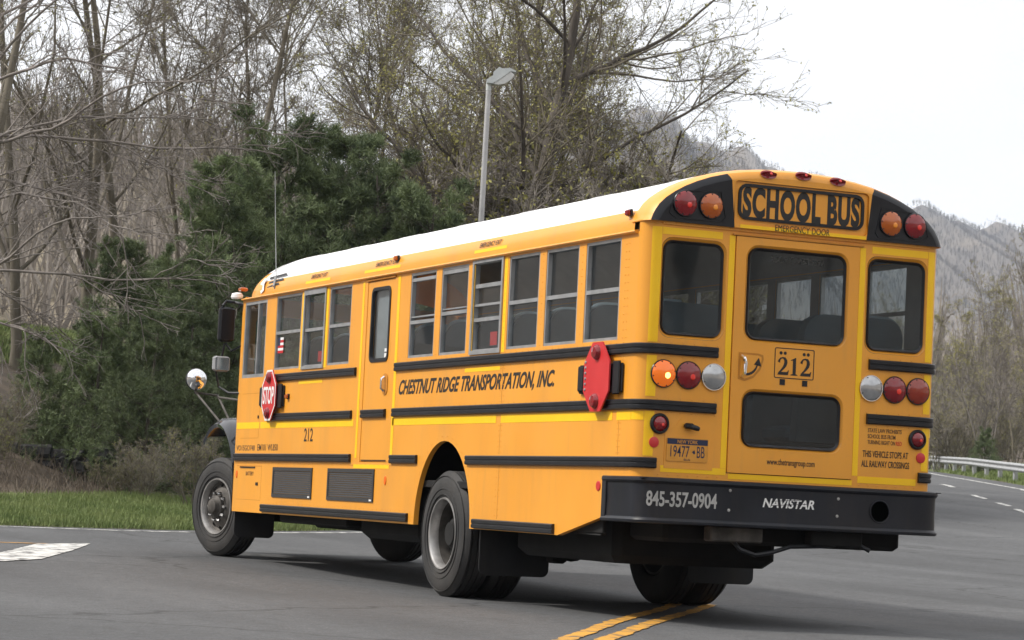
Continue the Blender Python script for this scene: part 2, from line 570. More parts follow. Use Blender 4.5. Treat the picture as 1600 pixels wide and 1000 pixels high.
# ------------------------------------------------------------------ ground layout
# layout coordinates: d metres ahead of the camera, s metres to its right
KD = [-80, 15, 21.5, 25, 28, 33, 38, 45, 52, 60, 75, 100, 150, 300, 1000, 6000]
KH = [0, 0, 0.0, .035, .09, .16, .25, .43, .75, 1.2, 1.9, 2.7, 4.0, 6.0, 9.0, 12.0]
def prof(d):
    return np.interp(d, KD, KH)
ES = [-300, -60, -30, -6.9, -4.6, -3.3, -2.2, -0.8, 0.6, 2.6, 6.0, 11.0, 16.0, 40]
EDD = [26, 30.5, 32.2, 34.2, 35.6, 37.3, 39.2, 43.5, 53, 70, 100, 150, 200, 400]
RD = [-80, 40, 60, 75, 85, 100, 150, 200, 400]
RS = [13.0, 13.4, 14.0, 14.8, 15.4, 16.3, 20.5, 26, 60]
def sL(d): return np.interp(d, EDD, ES)
def eD(s): return np.interp(s, ES, EDD)
def sR(d): return np.interp(d, RD, RS)
def offroad(d, s):
    return np.minimum(sL(d)-s, d-eD(s))
def terrain(d, s):
    d = np.asarray(d, float)
    s = np.asarray(s, float)
    el = offroad(d, s)
    er = s-(sR(d)+1.0)
    h = prof(d)
    hl = np.interp(el, [-5, -0.3, 0, 1.0, 3, 6, 9, 12, 20, 45, 120], [-.25, -.25, -.02, 0.04, .12, .32, 1.4, 2.9, 3.6, 4.6, 7.0])
    hr = np.interp(er, [-5, -0.3, 0, 1.0, 4, 12, 40, 100], [-.25, -.25, -.02, .02, .25, 1.2, 5.0, 12.0])
    far = np.clip((d-30)/20, 0, 1)
    return h+np.where(er > 0, hr*far+np.minimum(hr, 0.0)*(1-far), np.where(el > -0.3, hl, -.25))
def W3(d, s, h):
    p = CAM[:2][None]+np.outer(np.atleast_1d(d), FWD)+np.outer(np.atleast_1d(s), RGT)
    return np.column_stack([p, np.broadcast_to(np.atleast_1d(h), (len(p),))])
def at(d, s, up=0.0):
    return tuple(float(c) for c in W3(d, s, terrain(d, s)+up)[0])
def grid_mesh(name, dd, ss, hf, mat, smooth=True):
    D, S = np.meshgrid(dd, ss, indexing='ij')
    H = hf(D, S)
    V = W3(D.ravel(), S.ravel(), H.ravel())
    a, b = D.shape
    i = (np.arange(a-1)[:, None]*b+np.arange(b-1)[None]).ravel()
    return np_mesh(name, V, np.column_stack([i, i+1, i+b+1, i+b]), mat, smooth)

dd = np.concatenate([np.arange(-80, 25, 7), np.arange(25, 75, 0.7), np.arange(75, 160, 3), np.geomspace(160, 6000, 34)])
ss = np.concatenate([-np.geomspace(3000, 41, 26), np.arange(-40, 34, 0.8), np.geomspace(34, 3000, 26)])
g = link('ground', grid_mesh('ground', dd, ss, terrain, M['litter']))
tag(g, kind='structure')

# the paved intersection and the road running away to the right
rows = np.unique(np.concatenate([np.arange(-80, 20, 4), np.arange(20, 80, 0.5), np.arange(80, 200, 2), np.array(EDD[1:12])]))
rows = rows[rows <= 200]
U = np.linspace(0, 1, 40)
lo = np.where(rows < EDD[1], -120.0, sL(rows))
hi = sR(rows)+1.0
V = []
for d_, a_, b_ in zip(rows, lo, hi):
    s_ = a_+(b_-a_)*U
    V.append(W3(np.full(len(U), d_), s_, prof(np.full(len(U), d_))))
V = np.concatenate(V)
i = (np.arange(len(rows)-1)[:, None]*len(U)+np.arange(len(U)-1)[None]).ravel()
road = link('road', np_mesh('road', V, np.column_stack([i, i+1, i+len(U)+1, i+len(U)]), M['asphalt'], True))
tag(road, kind='structure')

def resample(pts, step=0.4):
    pts = np.array(pts, float)
    L = np.concatenate([[0], np.cumsum(np.linalg.norm(np.diff(pts, axis=0), axis=1))])
    n = max(2, int(L[-1]/step))
    t = np.linspace(0, L[-1], n)
    return np.column_stack([np.interp(t, L, pts[:, 0]), np.interp(t, L, pts[:, 1])])
def ribbon(name, pts, width, mat, up=0.006, parent=road, step=0.12, hf=None):
    p = resample(pts, step)
    t = np.gradient(p, axis=0)
    t /= np.linalg.norm(t, axis=1)[:, None]
    nrm = np.column_stack([-t[:, 1], t[:, 0]])
    jr = np.random.default_rng(len(p))
    a = p+nrm*(width/2+jr.normal(0, .007, (len(p), 1)))
    b = p-nrm*(width/2+jr.normal(0, .007, (len(p), 1)))
    hf = hf or (lambda d, s: prof(d))
    V = np.empty((2*len(p), 3))
    V[0::2] = W3(a[:, 0], a[:, 1], hf(a[:, 0], a[:, 1])+up)
    V[1::2] = W3(b[:, 0], b[:, 1], hf(b[:, 0], b[:, 1])+up)
    i = np.arange(len(p)-1)*2
    return link(name, np_mesh(name, V, np.column_stack([i, i+1, i+3, i+2]), mat), parent)

ribbon('centre_line', [(8, -.75), (15.71, .41), (18.75, .86), (21.84, 1.42), (22.6, 1.55)], .11, M['line_yellow'])
ribbon('centre_line', [(8, -.45), (15.96, .66), (18.85, 1.13), (21.92, 1.71), (22.6, 1.83)], .11, M['line_yellow'])
ribbon('centre_line', [(42.4, 4.72), (60, 7.3), (90, 10.2), (150, 15.5)], .11, M['line_yellow'])
ribbon('centre_line', [(42.4, 5.05), (60, 7.6), (90, 10.5), (150, 15.8)], .11, M['line_yellow'])
ribbon('edge_line', [(30.3, -40), (32.0, -22), (33.7, -8.0), (34.1, -6.0), (34.5, -5.0), (35.3, -4.0), (36.9, -2.95), (38.8, -1.85), (43, -.3), (53, 1.1), (70, 3.1), (100, 6.5), (150, 11.5)], .15, M['line_white'])
ribbon('edge_line', [(-40, 13.0), (40, 13.4), (60, 14.0), (75, 14.78), (86.7, 15.5), (96.7, 16.0), (150, 20.4)], .15, M['line_white'])
for a, b in (((76.6, 12.8), (73.8, 12.65)), ((68.3, 12.22), (66.0, 12.15)), ((63.7, 12.02), (62.0, 11.98)), ((60.4, 11.82), (58.6, 11.75)), ((56.6, 11.6), (54.8, 11.5))):
    ribbon('lane_dash', [a, b], .16, M['line_white'])
ribbon('side_road_line', [(28.62, -14.0), (28.67, -5.47), (28.96, -4.98)], .11, M['line_yellow'])
me_pts = [(24.3, -4.9), (26.0, -4.98), (28.75, -5.08), (29.6, -4.62), (27.5, -4.48), (25.3, -4.42), (24.4, -4.62)]
mbn = MB()
mbn.add([tuple(W3(d, s, prof(d)+.007)[0]) for d, s in me_pts], [tuple(range(len(me_pts)))])
mbn.build('median_nose_marking', M['line_white'], road)

# grass verge strip along the left edge and along the guard rail
def verge(name, edge, off, sign, mat):
    p = resample(edge, 0.6)
    t = np.gradient(p, axis=0)
    t /= np.linalg.norm(t, axis=1)[:, None]
    nrm = np.column_stack([t[:, 1], -t[:, 0]])*sign
    V = []
    for o_ in off:
        q = p+nrm*o_
        V.append(W3(q[:, 0], q[:, 1], terrain(q[:, 0], q[:, 1])+(0.035 if o_ > .5 else 0.0 if o_ > .2 else -0.02)))
    n = len(p)
    V = np.concatenate(V)
    i = (np.arange(len(off)-1)[:, None]*n+np.arange(n-1)[None]).ravel()
    return tag(link(name, np_mesh(name, V, np.column_stack([i, i+1, i+n+1, i+n]), mat, True)), kind='structure')
verge('grass_verge', [(d, s) for s, d in zip(ES[1:12], EDD[1:12])], [-.15, .1, .4, .7, 1.2, 2, 3, 3.8, 4.6], 1, M['grass_ground'])
verge('grass_verge_by_guard_rail', [(d, s+1) for d, s in zip(RD[1:8], RS[1:8])], [-.15, .1, .4, .7, 1.2, 2, 3, 4.5, 6], -1, M['grass_ground'])

# ================================================================== the school bus
# bus frame: x across (left side at -HW), y forward from the rear face, z up
HW = 1.22
bus = empty('school_bus', (0, 0, 0))
tag(bus, 'long yellow school bus with white roof turning left on the asphalt', 'school bus')

def side_map(x, inward):
    """2D (y,z) -> 3D on the left (x<0) or right wall, depth going inward"""
    return lambda a, b, t: (x+inward*t, a, b)
def rear_map(y0=0.0, sgn=1.0):
    return lambda a, b, t: (a, y0+sgn*t, b)

WIN_Z0, WIN_Z1 = 2.007, 2.745
WROWS = [(0.408+i*0.7248, 0.408+i*0.7248+0.598) for i in range(6)]
FROWS = [(6.150, 6.762), (6.872, 7.480), (7.590, 8.375)]
DRV = (8.69, 9.425, 1.95, 2.735)
ARCH_Y, ARCH_A, ARCH_T = 3.66, 0.63, 1.29
SK = 0.58
def arch(n=22):
    return [(ARCH_Y+ARCH_A*math.cos(a), SK+(ARCH_T-SK)*math.sin(a)) for a in [PI*i/n for i in range(n+1)]]
DOOR = (5.02, 5.72, 1.105, 2.735)
def side_outline():
    o = [(9.52, 2.77), (9.52, SK)]
    o += arch()
    o += [(1.30, SK), (0.53, 0.735), (0.12, 0.735), (0.12, 2.77)]
    return o
def rect(y0, y1, z0, z1):
    return [(y0, z0), (y1, z0), (y1, z1), (y0, z1)]
holes = [rect(a, b, WIN_Z0, WIN_Z1) for a, b in WROWS]+[rect(a, b, WIN_Z0, WIN_Z1) for a, b in FROWS]
holes.append(rect(DRV[0], DRV[1], DRV[2], DRV[3]))
holes.append(rect(DOOR[0], DOOR[1], DOOR[2], DOOR[3]))
MB().poly(side_outline(), holes, side_map(-HW, 1), .045).build('side_panel', M['yellow'], bus)
rholes = [rect(a, b, WIN_Z0, WIN_Z1) for a, b in WROWS]+[rect(a, b, WIN_Z0, WIN_Z1) for a, b in FROWS]+[rect(4.78, 5.38, WIN_Z0, WIN_Z1), rect(5.46, 6.06, WIN_Z0, WIN_Z1)]
rholes.append(rect(8.5, 9.4, 0.75, 2.735))
MB().poly(side_outline(), rholes, side_map(HW, -1), .045).build('side_panel', M['yellow'], bus)

# grey lining on the inside of both walls
LIN = lambda hs: [[(9.45, 1.0), (9.45, 2.76), (.16, 2.76), (.16, 1.34), (4.4, 1.34), (4.4, 1.0)], hs]
def lining(x, sgn, hs):
    keep = [h for h in hs if min(p[1] for p in h) > 1.5]
    MB().poly(LIN(0)[0], keep, side_map(x+sgn*.0465, sgn), .004).build('wall_lining', M['interior'], bus)
lining(-HW, 1, holes)
lining(HW, -1, rholes)

# ---- side windows
def sash_window(x, sgn, y0, y1, style):
    """x wall plane, sgn inward direction"""
    fr = MB()
    t = .022
    z0, z1 = WIN_Z0, WIN_Z1
    xa, xb = x+sgn*.004, x+sgn*.040
    X = (min(xa, xb), max(xa, xb))
    fr.box(X[0], X[1], y0, y0+t, z0, z1)
    fr.box(X[0], X[1], y1-t, y1, z0, z1)
    fr.box(X[0], X[1], y0+t, y1-t, z0, z0+t)
    top = z1
    if style != 'open':
        fr.box(X[0], X[1], y0+t, y1-t, z1-t, z1)
    mid = {'plain': 2.360, 'drop': 2.300, 'drop2': 2.342, 'exit': 2.352, 'vent': 2.255}[style]
    fr.box(X[0], X[1], y0+t, y1-t, mid, mid+.030)
    wn = fr.build('side_window', M['alu'], bus)
    xs = x+sgn*.026
    def pane(za, zb, off):
        b = MB()
        b.box(min(xs+off, xs+off+sgn*.005), max(xs+off, xs+off+sgn*.005), y0+t, y1-t, za, zb)
        return b.build('pane', M['glass'], wn)
    pane(z0+t, mid, 0)
    if style in ('plain', 'exit'):
        pane(mid+.030, z1-t, sgn*.008)
    elif style == 'drop':
        pane(mid+.030, z1-.075, sgn*.008)
        MB().box(*sorted((x+sgn*.008, x+sgn*.036)), y0+t, y1-t, z1-.075, z1-.047).build('upper_sash', M['alu'], wn)
        MB().box(*sorted((x+sgn*.010, x+sgn*.034)), y0+t, y1-t, mid+.055, mid+.068).build('sash_bar', M['alu'], wn)
    elif style == 'drop2':
        pane(mid+.030, z1-.045, sgn*.008)
        MB().box(*sorted((x+sgn*.008, x+sgn*.036)), y0+t, y1-t, z1-.056, z1-.022).build('upper_sash', M['alu'], wn)
        MB().box(*sorted((x+sgn*.010, x+sgn*.034)), y0+t, y1-t, mid+.046, mid+.056).build('sash_bar', M['alu'], wn)
    elif style == 'vent':
        pane(mid+.030, z1-.20, sgn*.008)
        MB().box(*sorted((x+sgn*.006, x+sgn*.036)), y0+t, y1-t, z1-.215, z1-.183).build('upper_sash', M['alu'], wn)
        MB().box(*sorted((x+sgn*.008, x+sgn*.036)), y0+t, y1-t, mid+.125, mid+.145).build('sash_bar', M['alu'], wn)
        MB().box(*sorted((x-sgn*.012, x-sgn*.0005)), y0-.022, y0+.010, z0-.02, z1+.012).build('exit_frame', M['alu'], wn)
        MB().box(*sorted((x-sgn*.012, x-sgn*.0005)), y1-.010, y1+.022, z0-.02, z1+.012).build('exit_frame', M['alu'], wn)
        MB().box(*sorted((x-sgn*.012, x-sgn*.0005)), y0+.010, y1-.010, z0-.02, z0+.012).build('exit_frame', M['alu'], wn)
        MB().box(*sorted((x-sgn*.012, x-sgn*.0005)), y0+.010, y1-.010, z1-.014, z1+.012).build('exit_frame', M['alu'], wn)
    if style == 'exit':
        for (a, b_, c, d) in ((y0-.020, y0+.010, z0-.018, z1+.010), (y1-.010, y1+.020, z0-.018, z1+.010), (y0+.010, y1-.010, z0-.018, z0+.012), (y0+.010, y1-.010, z1-.040, z1+.010)):
            MB().box(*sorted((x-sgn*.012, x-sgn*.0005)), a, b_, c, d).build('exit_frame', M['alu'], wn)
    return wn
for i, (a, b) in enumerate(WROWS):
    sash_window(-HW, 1, a, b, ['plain', 'plain', 'plain', 'vent', 'drop2', 'drop'][i])
    sash_window(HW, -1, a, b, 'plain')
for i, (a, b) in enumerate(FROWS):
    sash_window(-HW, 1, a, b, ['plain', 'exit', 'plain'][i])
    sash_window(HW, -1, a, b, 'plain')
for a, b in ((4.78, 5.38), (5.46, 6.06)):
    sash_window(HW, -1, a, b, 'plain')
# drivers window
y0, y1, z0, z1 = DRV
b = MB()
for q in ((y0, y0+.03, z0, z1), (y1-.03, y1, z0, z1), (y0+.03, y1-.03, z0, z0+.035), (y0+.03, y1-.03, z1-.03, z1), (y0+.27, y0+.30, z0+.035, z1-.03)):
    b.box(-HW+.002, -HW+.040, *q)
dw = b.build('driver_window', M['alu'], bus)
MB().box(-HW+.02, -HW+.025, y0+.03, y0+.27, z0+.035, z1-.03).build('pane', M['glass'], dw)
MB().box(-HW+.026, -HW+.031, y0+.30, y1-.03, z0+.035, z1-.03).build('pane', M['glass_clear'], dw)

# ---- side emergency door
y0, y1, z0, z1 = DOOR
dwin = rrect(5.125, 5.600, 2.005, 2.665, .06)
MB().poly(rect(y0+.006, y1-.006, z0+.006, z1-.006), [dwin], side_map(-HW+.004, 1), .035).build('side_emergency_door', M['yellow'], bus)
sed = bus.children[-1]
MB().poly(rrect(5.118, 5.607, 1.998, 2.672, .066), [rrect(5.148, 5.577, 2.03, 2.642, .045)], side_map(-HW-.004, 1), .03).build('gasket', M['rubber'], sed)
MB().poly(rrect(5.13, 5.595, 2.01, 2.66, .055), [], side_map(-HW+.016, 1), .005).build('pane', M['glass'], sed)
MB().poly(rrect(5.095, 5.225, 1.700, 1.890, .055), [], side_map(-HW+.002, -1), .004).build('handle_recess', M['seam'], sed)
b = MB()
b.tube([(-HW-.008, 5.16, 1.735), (-HW-.035, 5.16, 1.755), (-HW-.035, 5.16, 1.84), (-HW-.008, 5.16, 1.86)], .011, 8)
b.build('door_handle', M['chrome'], sed, smooth=True)
MB().box(-HW+.010, -HW+.014, 5.15, 5.24, 2.035, 2.115).build('window_sticker', M['white'], sed)
MB().poly([(5.155, 2.075), (5.235, 2.075), (5.235, 2.085), (5.155, 2.085)], [], side_map(-HW+.0095, -1), .001).build('sticker_print', M['letter'], sed)
MB().box(-HW+.05, -HW+.06, y0+.0, y1, z1-.05, z1+.02).build('door_header', M['dark'], sed)
MB().box(-HW-.012, -HW+.0, 5.0, 5.74, 2.738, 2.752).build('drip_strip', M['seam'], sed)
b = MB().box(-HW-.0005, -HW+.003, y0+.03, y1-.03, z0+.012, z0+.02).build('sill_gap', M['dark'], sed)

# ---- ribbed black rub rails that wrap round the rear corners
RAIL = [(0.0, 0), (.018, .001), (.026, .008), (.026, .030), (.021, .034), (.021, .041), (.026, .045), (.026, .068), (.018, .075), (0.0, .076)]
def corner_path(sx, y_front, x_rear, rad=.12, n=7):
    p = [((sx*HW, y_front), (sx, 0)), ((sx*HW, rad), (sx, 0))]
    if x_rear is not None:
        for i in range(1, n):
            a = PI/2*i/n
            p.append(((sx*(HW-rad+rad*math.cos(a)), rad-rad*math.sin(a)), (sx*math.cos(a), -math.sin(a))))
        p.append(((sx*(HW-rad), 0.0), (0, -1)))
        p.append(((sx*x_rear, 0.0), (0, -1)))
    return p
def rail(path, z):
    o = MB().sweep(path, [(a-.001, z+b_) for a, b_ in RAIL]).build('rub_rail', M['rubber'], bus, smooth=True)
    return o
def straight(sx, ya, yb):
    return [((sx*HW, ya), (sx, 0)), ((sx*HW, yb), (sx, 0))]
for sx in (-1, 1):
    rail(corner_path(sx, 4.895, .622), 1.900)
    rail(corner_path(sx, 4.90, .620), 1.502)
    rail(corner_path(sx, 3.145, 1.075), 1.094)
    rail(straight(sx, 8.32, 5.918), 1.890)
    rail(straight(sx, 8.50, 5.978), 1.498)
    rail(straight(sx, 9.50, 5.950), 1.100)
    rail(straight(sx, 4.905, 4.268), 1.095)
    rail(straight(sx, 8.51, 4.425), .596)
    rail(straight(sx, 2.942, 1.356), .586)
o = MB().sweep([((-HW+.003, 5.738-.03), (-1, 0)), ((-HW+.003, 5.105), (-1, 0))], [(a, 1.499+b_) for a, b_ in RAIL]).build('door_rail', M['rubber'], sed, smooth=True)

# ---- roof
RP = [(1.222, 2.77), (1.222, 2.80), (1.218, 2.845), (1.205, 2.89), (1.185, 2.93), (1.155, 2.975), (1.105, 3.025), (1.035, 3.075), (.955, 3.122), (.86, 3.166), (.75, 3.207), (.62, 3.243), (.47, 3.270), (.30, 3.290), (.15, 3.299), (0, 3.302)]
FULL = [(-x, z) for x, z in RP]+[(x, z) for x, z in reversed(RP[:-1])]
def inset(P, k):
    """shrink the roof arch towards (0,2.77)"""
    out = []
    for x, z in P:
        r = math.hypot(x, z-2.30)
        f = (r-k)/r
        out.append((x*f, 2.77+max(0, (2.30+(z-2.30)*f)-2.77)))
    return out
def loft(rings, name, mat, parent=bus, i0=0, i1=None, smooth=True):
    m = MB()
    V, F = [], []
    i1 = i1 if i1 is not None else len(rings[0][1])
    k = i1-i0
    for y, ring in rings:
        V += [(x, y, z) for x, z in ring[i0:i1]]
    for a in range(len(rings)-1):
        for j in range(k-1):
            F.append((a*k+j, a*k+j+1, (a+1)*k+j+1, (a+1)*k+j))
    m.add(V, F)
    return m.build(name, mat, parent, smooth=smooth)
NB = 5           # profile points in the yellow edge band
n_ = len(FULL)
ROOF_Y0, ROOF_Y1 = .20, 8.95
loft([(ROOF_Y0, FULL), (ROOF_Y1, FULL)], 'roof', M['white_roof'], bus, NB-1, n_-NB+1)
loft([(ROOF_Y0, FULL), (ROOF_Y1, FULL)], 'roof_edge', M['yellow'], bus, 0, NB)
loft([(ROOF_Y0, FULL), (ROOF_Y1, FULL)], 'roof_edge', M['yellow'], bus, n_-NB, n_)
loft([(ROOF_Y0, inset(FULL, .05)), (ROOF_Y1+.2, inset(FULL, .05))], 'headliner', M['interior'], bus)
def expand(P, k): return inset(P, -k)
for i in range(7):
    y = .50+i*1.40
    if y < ROOF_Y1:
        loft([(y-.02, expand(FULL, .002)), (y-.016, expand(FULL, .005)), (y+.016, expand(FULL, .005)), (y+.02, expand(FULL, .002))], 'roof_seam', M['white_roof'], bus, NB, n_-NB)
# drip rails
for sx in (-1, 1):
    m = MB()
    m.sweep([((sx*HW, .14), (sx, 0)), ((sx*HW, 9.50), (sx, 0))], [(-.002, 2.752), (.026, 2.760), (.032, 2.768), (.028, 2.778), (.004, 2.782), (-.002, 2.784)])
    m.build('drip_rail', M['yellow'], bus)
# front roof cap
fc = []
for i in range(9):
    a = PI/2*i/8
    y = ROOF_Y1+.62*math.sin(a)
    k = .50*(1-math.cos(a))
    fc.append((y, [(x*(1-.14*(1-math.cos(a))), 2.77+(z-2.77)*(1-.72*(1-math.cos(a))**1.0)) for x, z in FULL]))
loft(fc, 'front_roof_cap', M['yellow'], bus)
loft([(y+.003, expand(r, .006)) for y, r in fc[:6]], 'front_roof_cap_white', M['white_roof'], bus, NB+1, n_-NB-1)
# emblem on the front roof corner
def on_cap(y, i, off=.012):
    x, z = expand(FULL, off)[i]
    return (x, y, z)
for j, (ya, yb, zz) in enumerate(((8.20, 8.78, 2.955), (8.25, 8.75, 2.905), (8.35, 8.75, 2.865))):
    xx = -1.205+.05*(zz-2.865)/.09*.6-.012
    MB().add([(xx, ya, zz), (xx, yb, zz-.012), (xx+.01, yb, zz+.012), (xx+.012, ya+.06, zz+.026)], [(0, 1, 2, 3)]).build('emblem_stripe', M['letter'], bus)
MB().add([(-1.232, 8.80, 2.83), (-1.222, 8.83, 2.90), (-1.195, 8.83, 2.955), (-1.18, 8.95, 2.965), (-1.19, 9.05, 2.92), (-1.215, 8.98, 2.85), (-1.23, 8.90, 2.80)], [tuple(range(7))]).build('emblem_wing', M['white'], bus)

# ---- rear cap with black warning-light panels and the sign header
CY = -.035
caprings = [(ROOF_Y0+.02, inset(FULL, -.004)), (.10, inset(FULL, -.004)), (.035, inset(FULL, .004)), (-.008, inset(FULL, .022)), (-.028, inset(FULL, .048)), (CY, inset(FULL, .075))]
Z_SEAM = 2.842
def clipz(ring):
    return [(x, max(z, Z_SEAM)) for x, z in ring]
caprings = [(y, clipz(r)) for y, r in caprings]
JB = min(range(n_), key=lambda i: abs(FULL[i][0]+.62))       # where the black panels end
loft(caprings[:4], 'rear_roof_cap', M['yellow'], bus)
cap = bus.children[-1]
loft(caprings[3:], 'cap_edge', M['yellow'], cap, JB, n_-JB)
loft(caprings[3:], 'cap_edge_black', M['black'], cap, 0, JB+1)
loft(caprings[3:], 'cap_edge_black', M['black'], cap, n_-JB-1, n_)
face = caprings[-1][1]
fl = face[0:JB+1]
lft = [p for k, p in enumerate(fl) if k == 0 or math.dist(p, fl[k-1]) > 1e-4]
inner_top = lft[-1]
blk = lft+[(-.545, Z_SEAM)]
flat = lambda a, b, t: (a, CY+t, b)
MB().poly(blk, [], flat, .02).build('warning_light_panel', M['black'], cap)
MB().poly([(-x, z) for x, z in reversed(blk)], [], flat, .02).build('warning_light_panel', M['black'], cap)
mid = [p for p in face[JB:n_-JB]]
hdr = [(-.5445, Z_SEAM)]+mid+[(.5445, Z_SEAM)]
SIGN_HOLE = rrect(-.555, .555, 2.870, 3.182, .035)
MB().poly(hdr, [SIGN_HOLE], flat, .022).build('sign_header', M['yellow'], cap)
hd = cap.children[-1]
MB().poly(rrect(-.553, .553, 2.872, 3.180, .033), [], lambda a, b, t: (a, CY+.016+t, b), .02).build('sign_recess', M['yellow'], hd)
MB().poly(rrect(-.519, .519, 2.906, 3.166, .07), [rrect(-.496, .496, 2.928, 3.144, .05)], lambda a, b, t: (a, CY+.003+t, b), .0135).build('sign_frame', M['rubber'], hd)
for sx in (-1, 1):
    pts = [(sx*.66, 3.09), (sx*.93, 3.075), (sx*1.045, 3.0), (sx*1.07, 2.90), (sx*1.02, 2.868), (sx*.64, 2.868), (sx*.615, 2.90)]
    pts2 = [((x-sx*.84)*.965+sx*.84, (z-2.97)*.94+2.97) for x, z in pts]
    MB().poly(pts, [pts2], lambda a, b, t: (a, CY-.006+t, b), .008).build('panel_rim', M['black'], cap)

# ---- rear wall
def rw(sx): return sorted((sx*.575, sx*1.120))
RWIN = {sx: rrect(*sorted((sx*.597, sx*1.088)), 2.040, 2.716, .075) for sx in (-1, 1)}
RWIN_O = {sx: rrect(*sorted((sx*.578, sx*1.10)), 2.020, 2.736, .09) for sx in (-1, 1)}
DR = (-.508, .508, 1.093, 2.786)
outer = [(-1.10, .74), (1.10, .74), (1.10, Z_SEAM), (-1.10, Z_SEAM)]
dhole = [(DR[0]-.005, DR[2]-.005), (DR[1]+.005, DR[2]-.005), (DR[1]+.005, DR[3]+.005), (DR[0]-.005, DR[3]+.005)]
MB().poly(outer, [dhole, RWIN_O[-1], RWIN_O[1]], rear_map(0, 1), .04).build('rear_panel', M['yellow'], bus)
rear = bus.children[-1]
for sx in (-1, 1):
    m = MB()
    m.sweep(corner_path(sx, .1201, HW-.12), [(0, .74), (0, Z_SEAM), (-.02, Z_SEAM), (-.02, .74), (0, .74)])
    m.build('corner_post', M['yellow'], bus, smooth=True)
    MB().sweep(corner_path(sx, .24, HW-.20), [(-.002, 2.838), (.006, 2.838), (.008, 2.845), (.006, 2.852), (-.002, 2.852)]).build('cap_lip', M['yellow'], bus)
MB().box(-1.10, 1.10, -.012, -.0005, 2.822, 2.846).build('cap_flange', M['yellow'], bus)
MB().box(-.54, .54, -.016, -.001, 2.790, 2.800).build('door_drip_strip', M['seam'], bus)
MB().box(-.53, .53, .045, .06, 1.06, 2.82).poly(rect(-.53, .53, 1.06, 2.82), [rect(-.50, .50, 1.1, 2.78)], rear_map(.042), .01) if False else None
MB().poly(rect(-.53, .53, 1.06, 2.82), [rect(-.49, .49, 1.12, 2.77)], rear_map(.041), .012).build('door_jamb', M['dark'], bus)

def framed_window(parent, x0, x1, z0, z1, rad, ysurf, glassmat, sur=.03):
    """pressed yellow surround, black gasket, pane"""
    n = 5
    o = rrect(x0-sur*.6, x1+sur*.6, z0-sur*.6, z1+sur*.6, rad+sur*.6, n)
    i = rrect(x0, x1, z0, z1, rad, n)
    m = MB()
    k = len(o)
    V = [(a, ysurf-.001, b) for a, b in o]+[(a, ysurf+.014, b) for a, b in i]
    m.add(V, [(q, (q+1) % k, k+(q+1) % k, k+q) for q in range(k)])
    wn = m.build('window_surround', M['yellow'], parent, smooth=True)
    g = rrect(x0+.024, x1-.024, z0+.024, z1-.024, max(.02, rad-.024), n)
    g1 = rrect(x0+.008, x1-.008, z0+.008, z1-.008, max(.02, rad-.008), n)
    m = MB()
    V = [(a, ysurf+.012, b) for a, b in i]+[(a, ysurf-.004, b) for a, b in g1]+[(a, ysurf+.014, b) for a, b in g]
    m.add(V, [(q, (q+1) % k, k+(q+1) % k, k+q) for q in range(k)]+[(k+q, k+(q+1) % k, 2*k+(q+1) % k, 2*k+q) for q in range(k)])
    m.build('gasket', M['rubber'], parent, smooth=True)
    MB().poly(rrect(x0+.02, x1-.02, z0+.02, z1-.02, max(.02, rad-.02), n), [], rear_map(ysurf+.012), .005).build('pane', glassmat, parent)
for sx in (-1, 1):
    a, b = sorted((sx*.597, sx*1.082))
    framed_window(rear, a, b, 2.040, 2.716, .075, 0.0, M['glass_dark'])

# ---- rear emergency door
DW = (-.407, .407, 2.050, 2.716)
LW = (-.402, .402, 1.282, 1.682)
DO = lambda w, e: rrect(w[0]-e, w[1]+e, w[2]-e, w[3]+e, .08+e)
MB().poly(rect(DR[0], DR[1], DR[2], DR[3]), [DO(DW, .018), DO(LW, .018)], rear_map(-.010), .04).build('rear_emergency_door', M['yellow'], bus)
rdoor = bus.children[-1]
framed_window(rdoor, *DW, .08, -.010, M['glass_dark'])
framed_window(rdoor, *LW, .08, -.010, M['glass_dark'])
# handle pocket, lever and curved arrow
YD = -.010
MB().poly([(-.455, 1.765), (-.455, 1.955), (-.30, 1.955), (-.258, 1.945), (-.252, 1.915), (-.275, 1.84), (-.33, 1.778), (-.40, 1.752)], [], rear_map(YD-.003), .0025).build('handle_recess', M['seam'], rdoor)
MB().poly([(-.440, 1.778), (-.440, 1.940), (-.30, 1.940), (-.272, 1.930), (-.27, 1.91), (-.29, 1.85), (-.335, 1.795), (-.40, 1.768)], [], rear_map(YD-.005), .0018).build('handle_plate', M['yellow'], rdoor)
m = MB()
m.tube([(-.425, YD-.006, 1.785), (-.418, YD-.035, 1.80), (-.415, YD-.04, 1.88), (-.425, YD-.03, 1.915), (-.43, YD-.006, 1.93)], [.010, .012, .013, .014, .012], 8)
m.build('door_lever', M['chrome'], rdoor, smooth=True)
arc = [(-.395+.095*math.sin(t), 1.895-.095*math.cos(t)) for t in [i*.17 for i in range(9)]]
V = []
for k, (x, z) in enumerate(arc):
    w_ = .008+.004*k/8
    V += [(x, YD-.0075, z-w_), (x-.3*w_, YD-.0075, z+w_)]
m = MB().add(V, [(2*k, 2*k+2, 2*k+3, 2*k+1) for k in range(8)])
ax, az = arc[-1]
m.add([(ax-.03, YD-.0075, az-.002), (ax+.03, YD-.0075, az-.012), (ax+.008, YD-.0075, az+.05)], [(0, 1, 2)])
m.build('curved_arrow', M['letter'], rdoor)

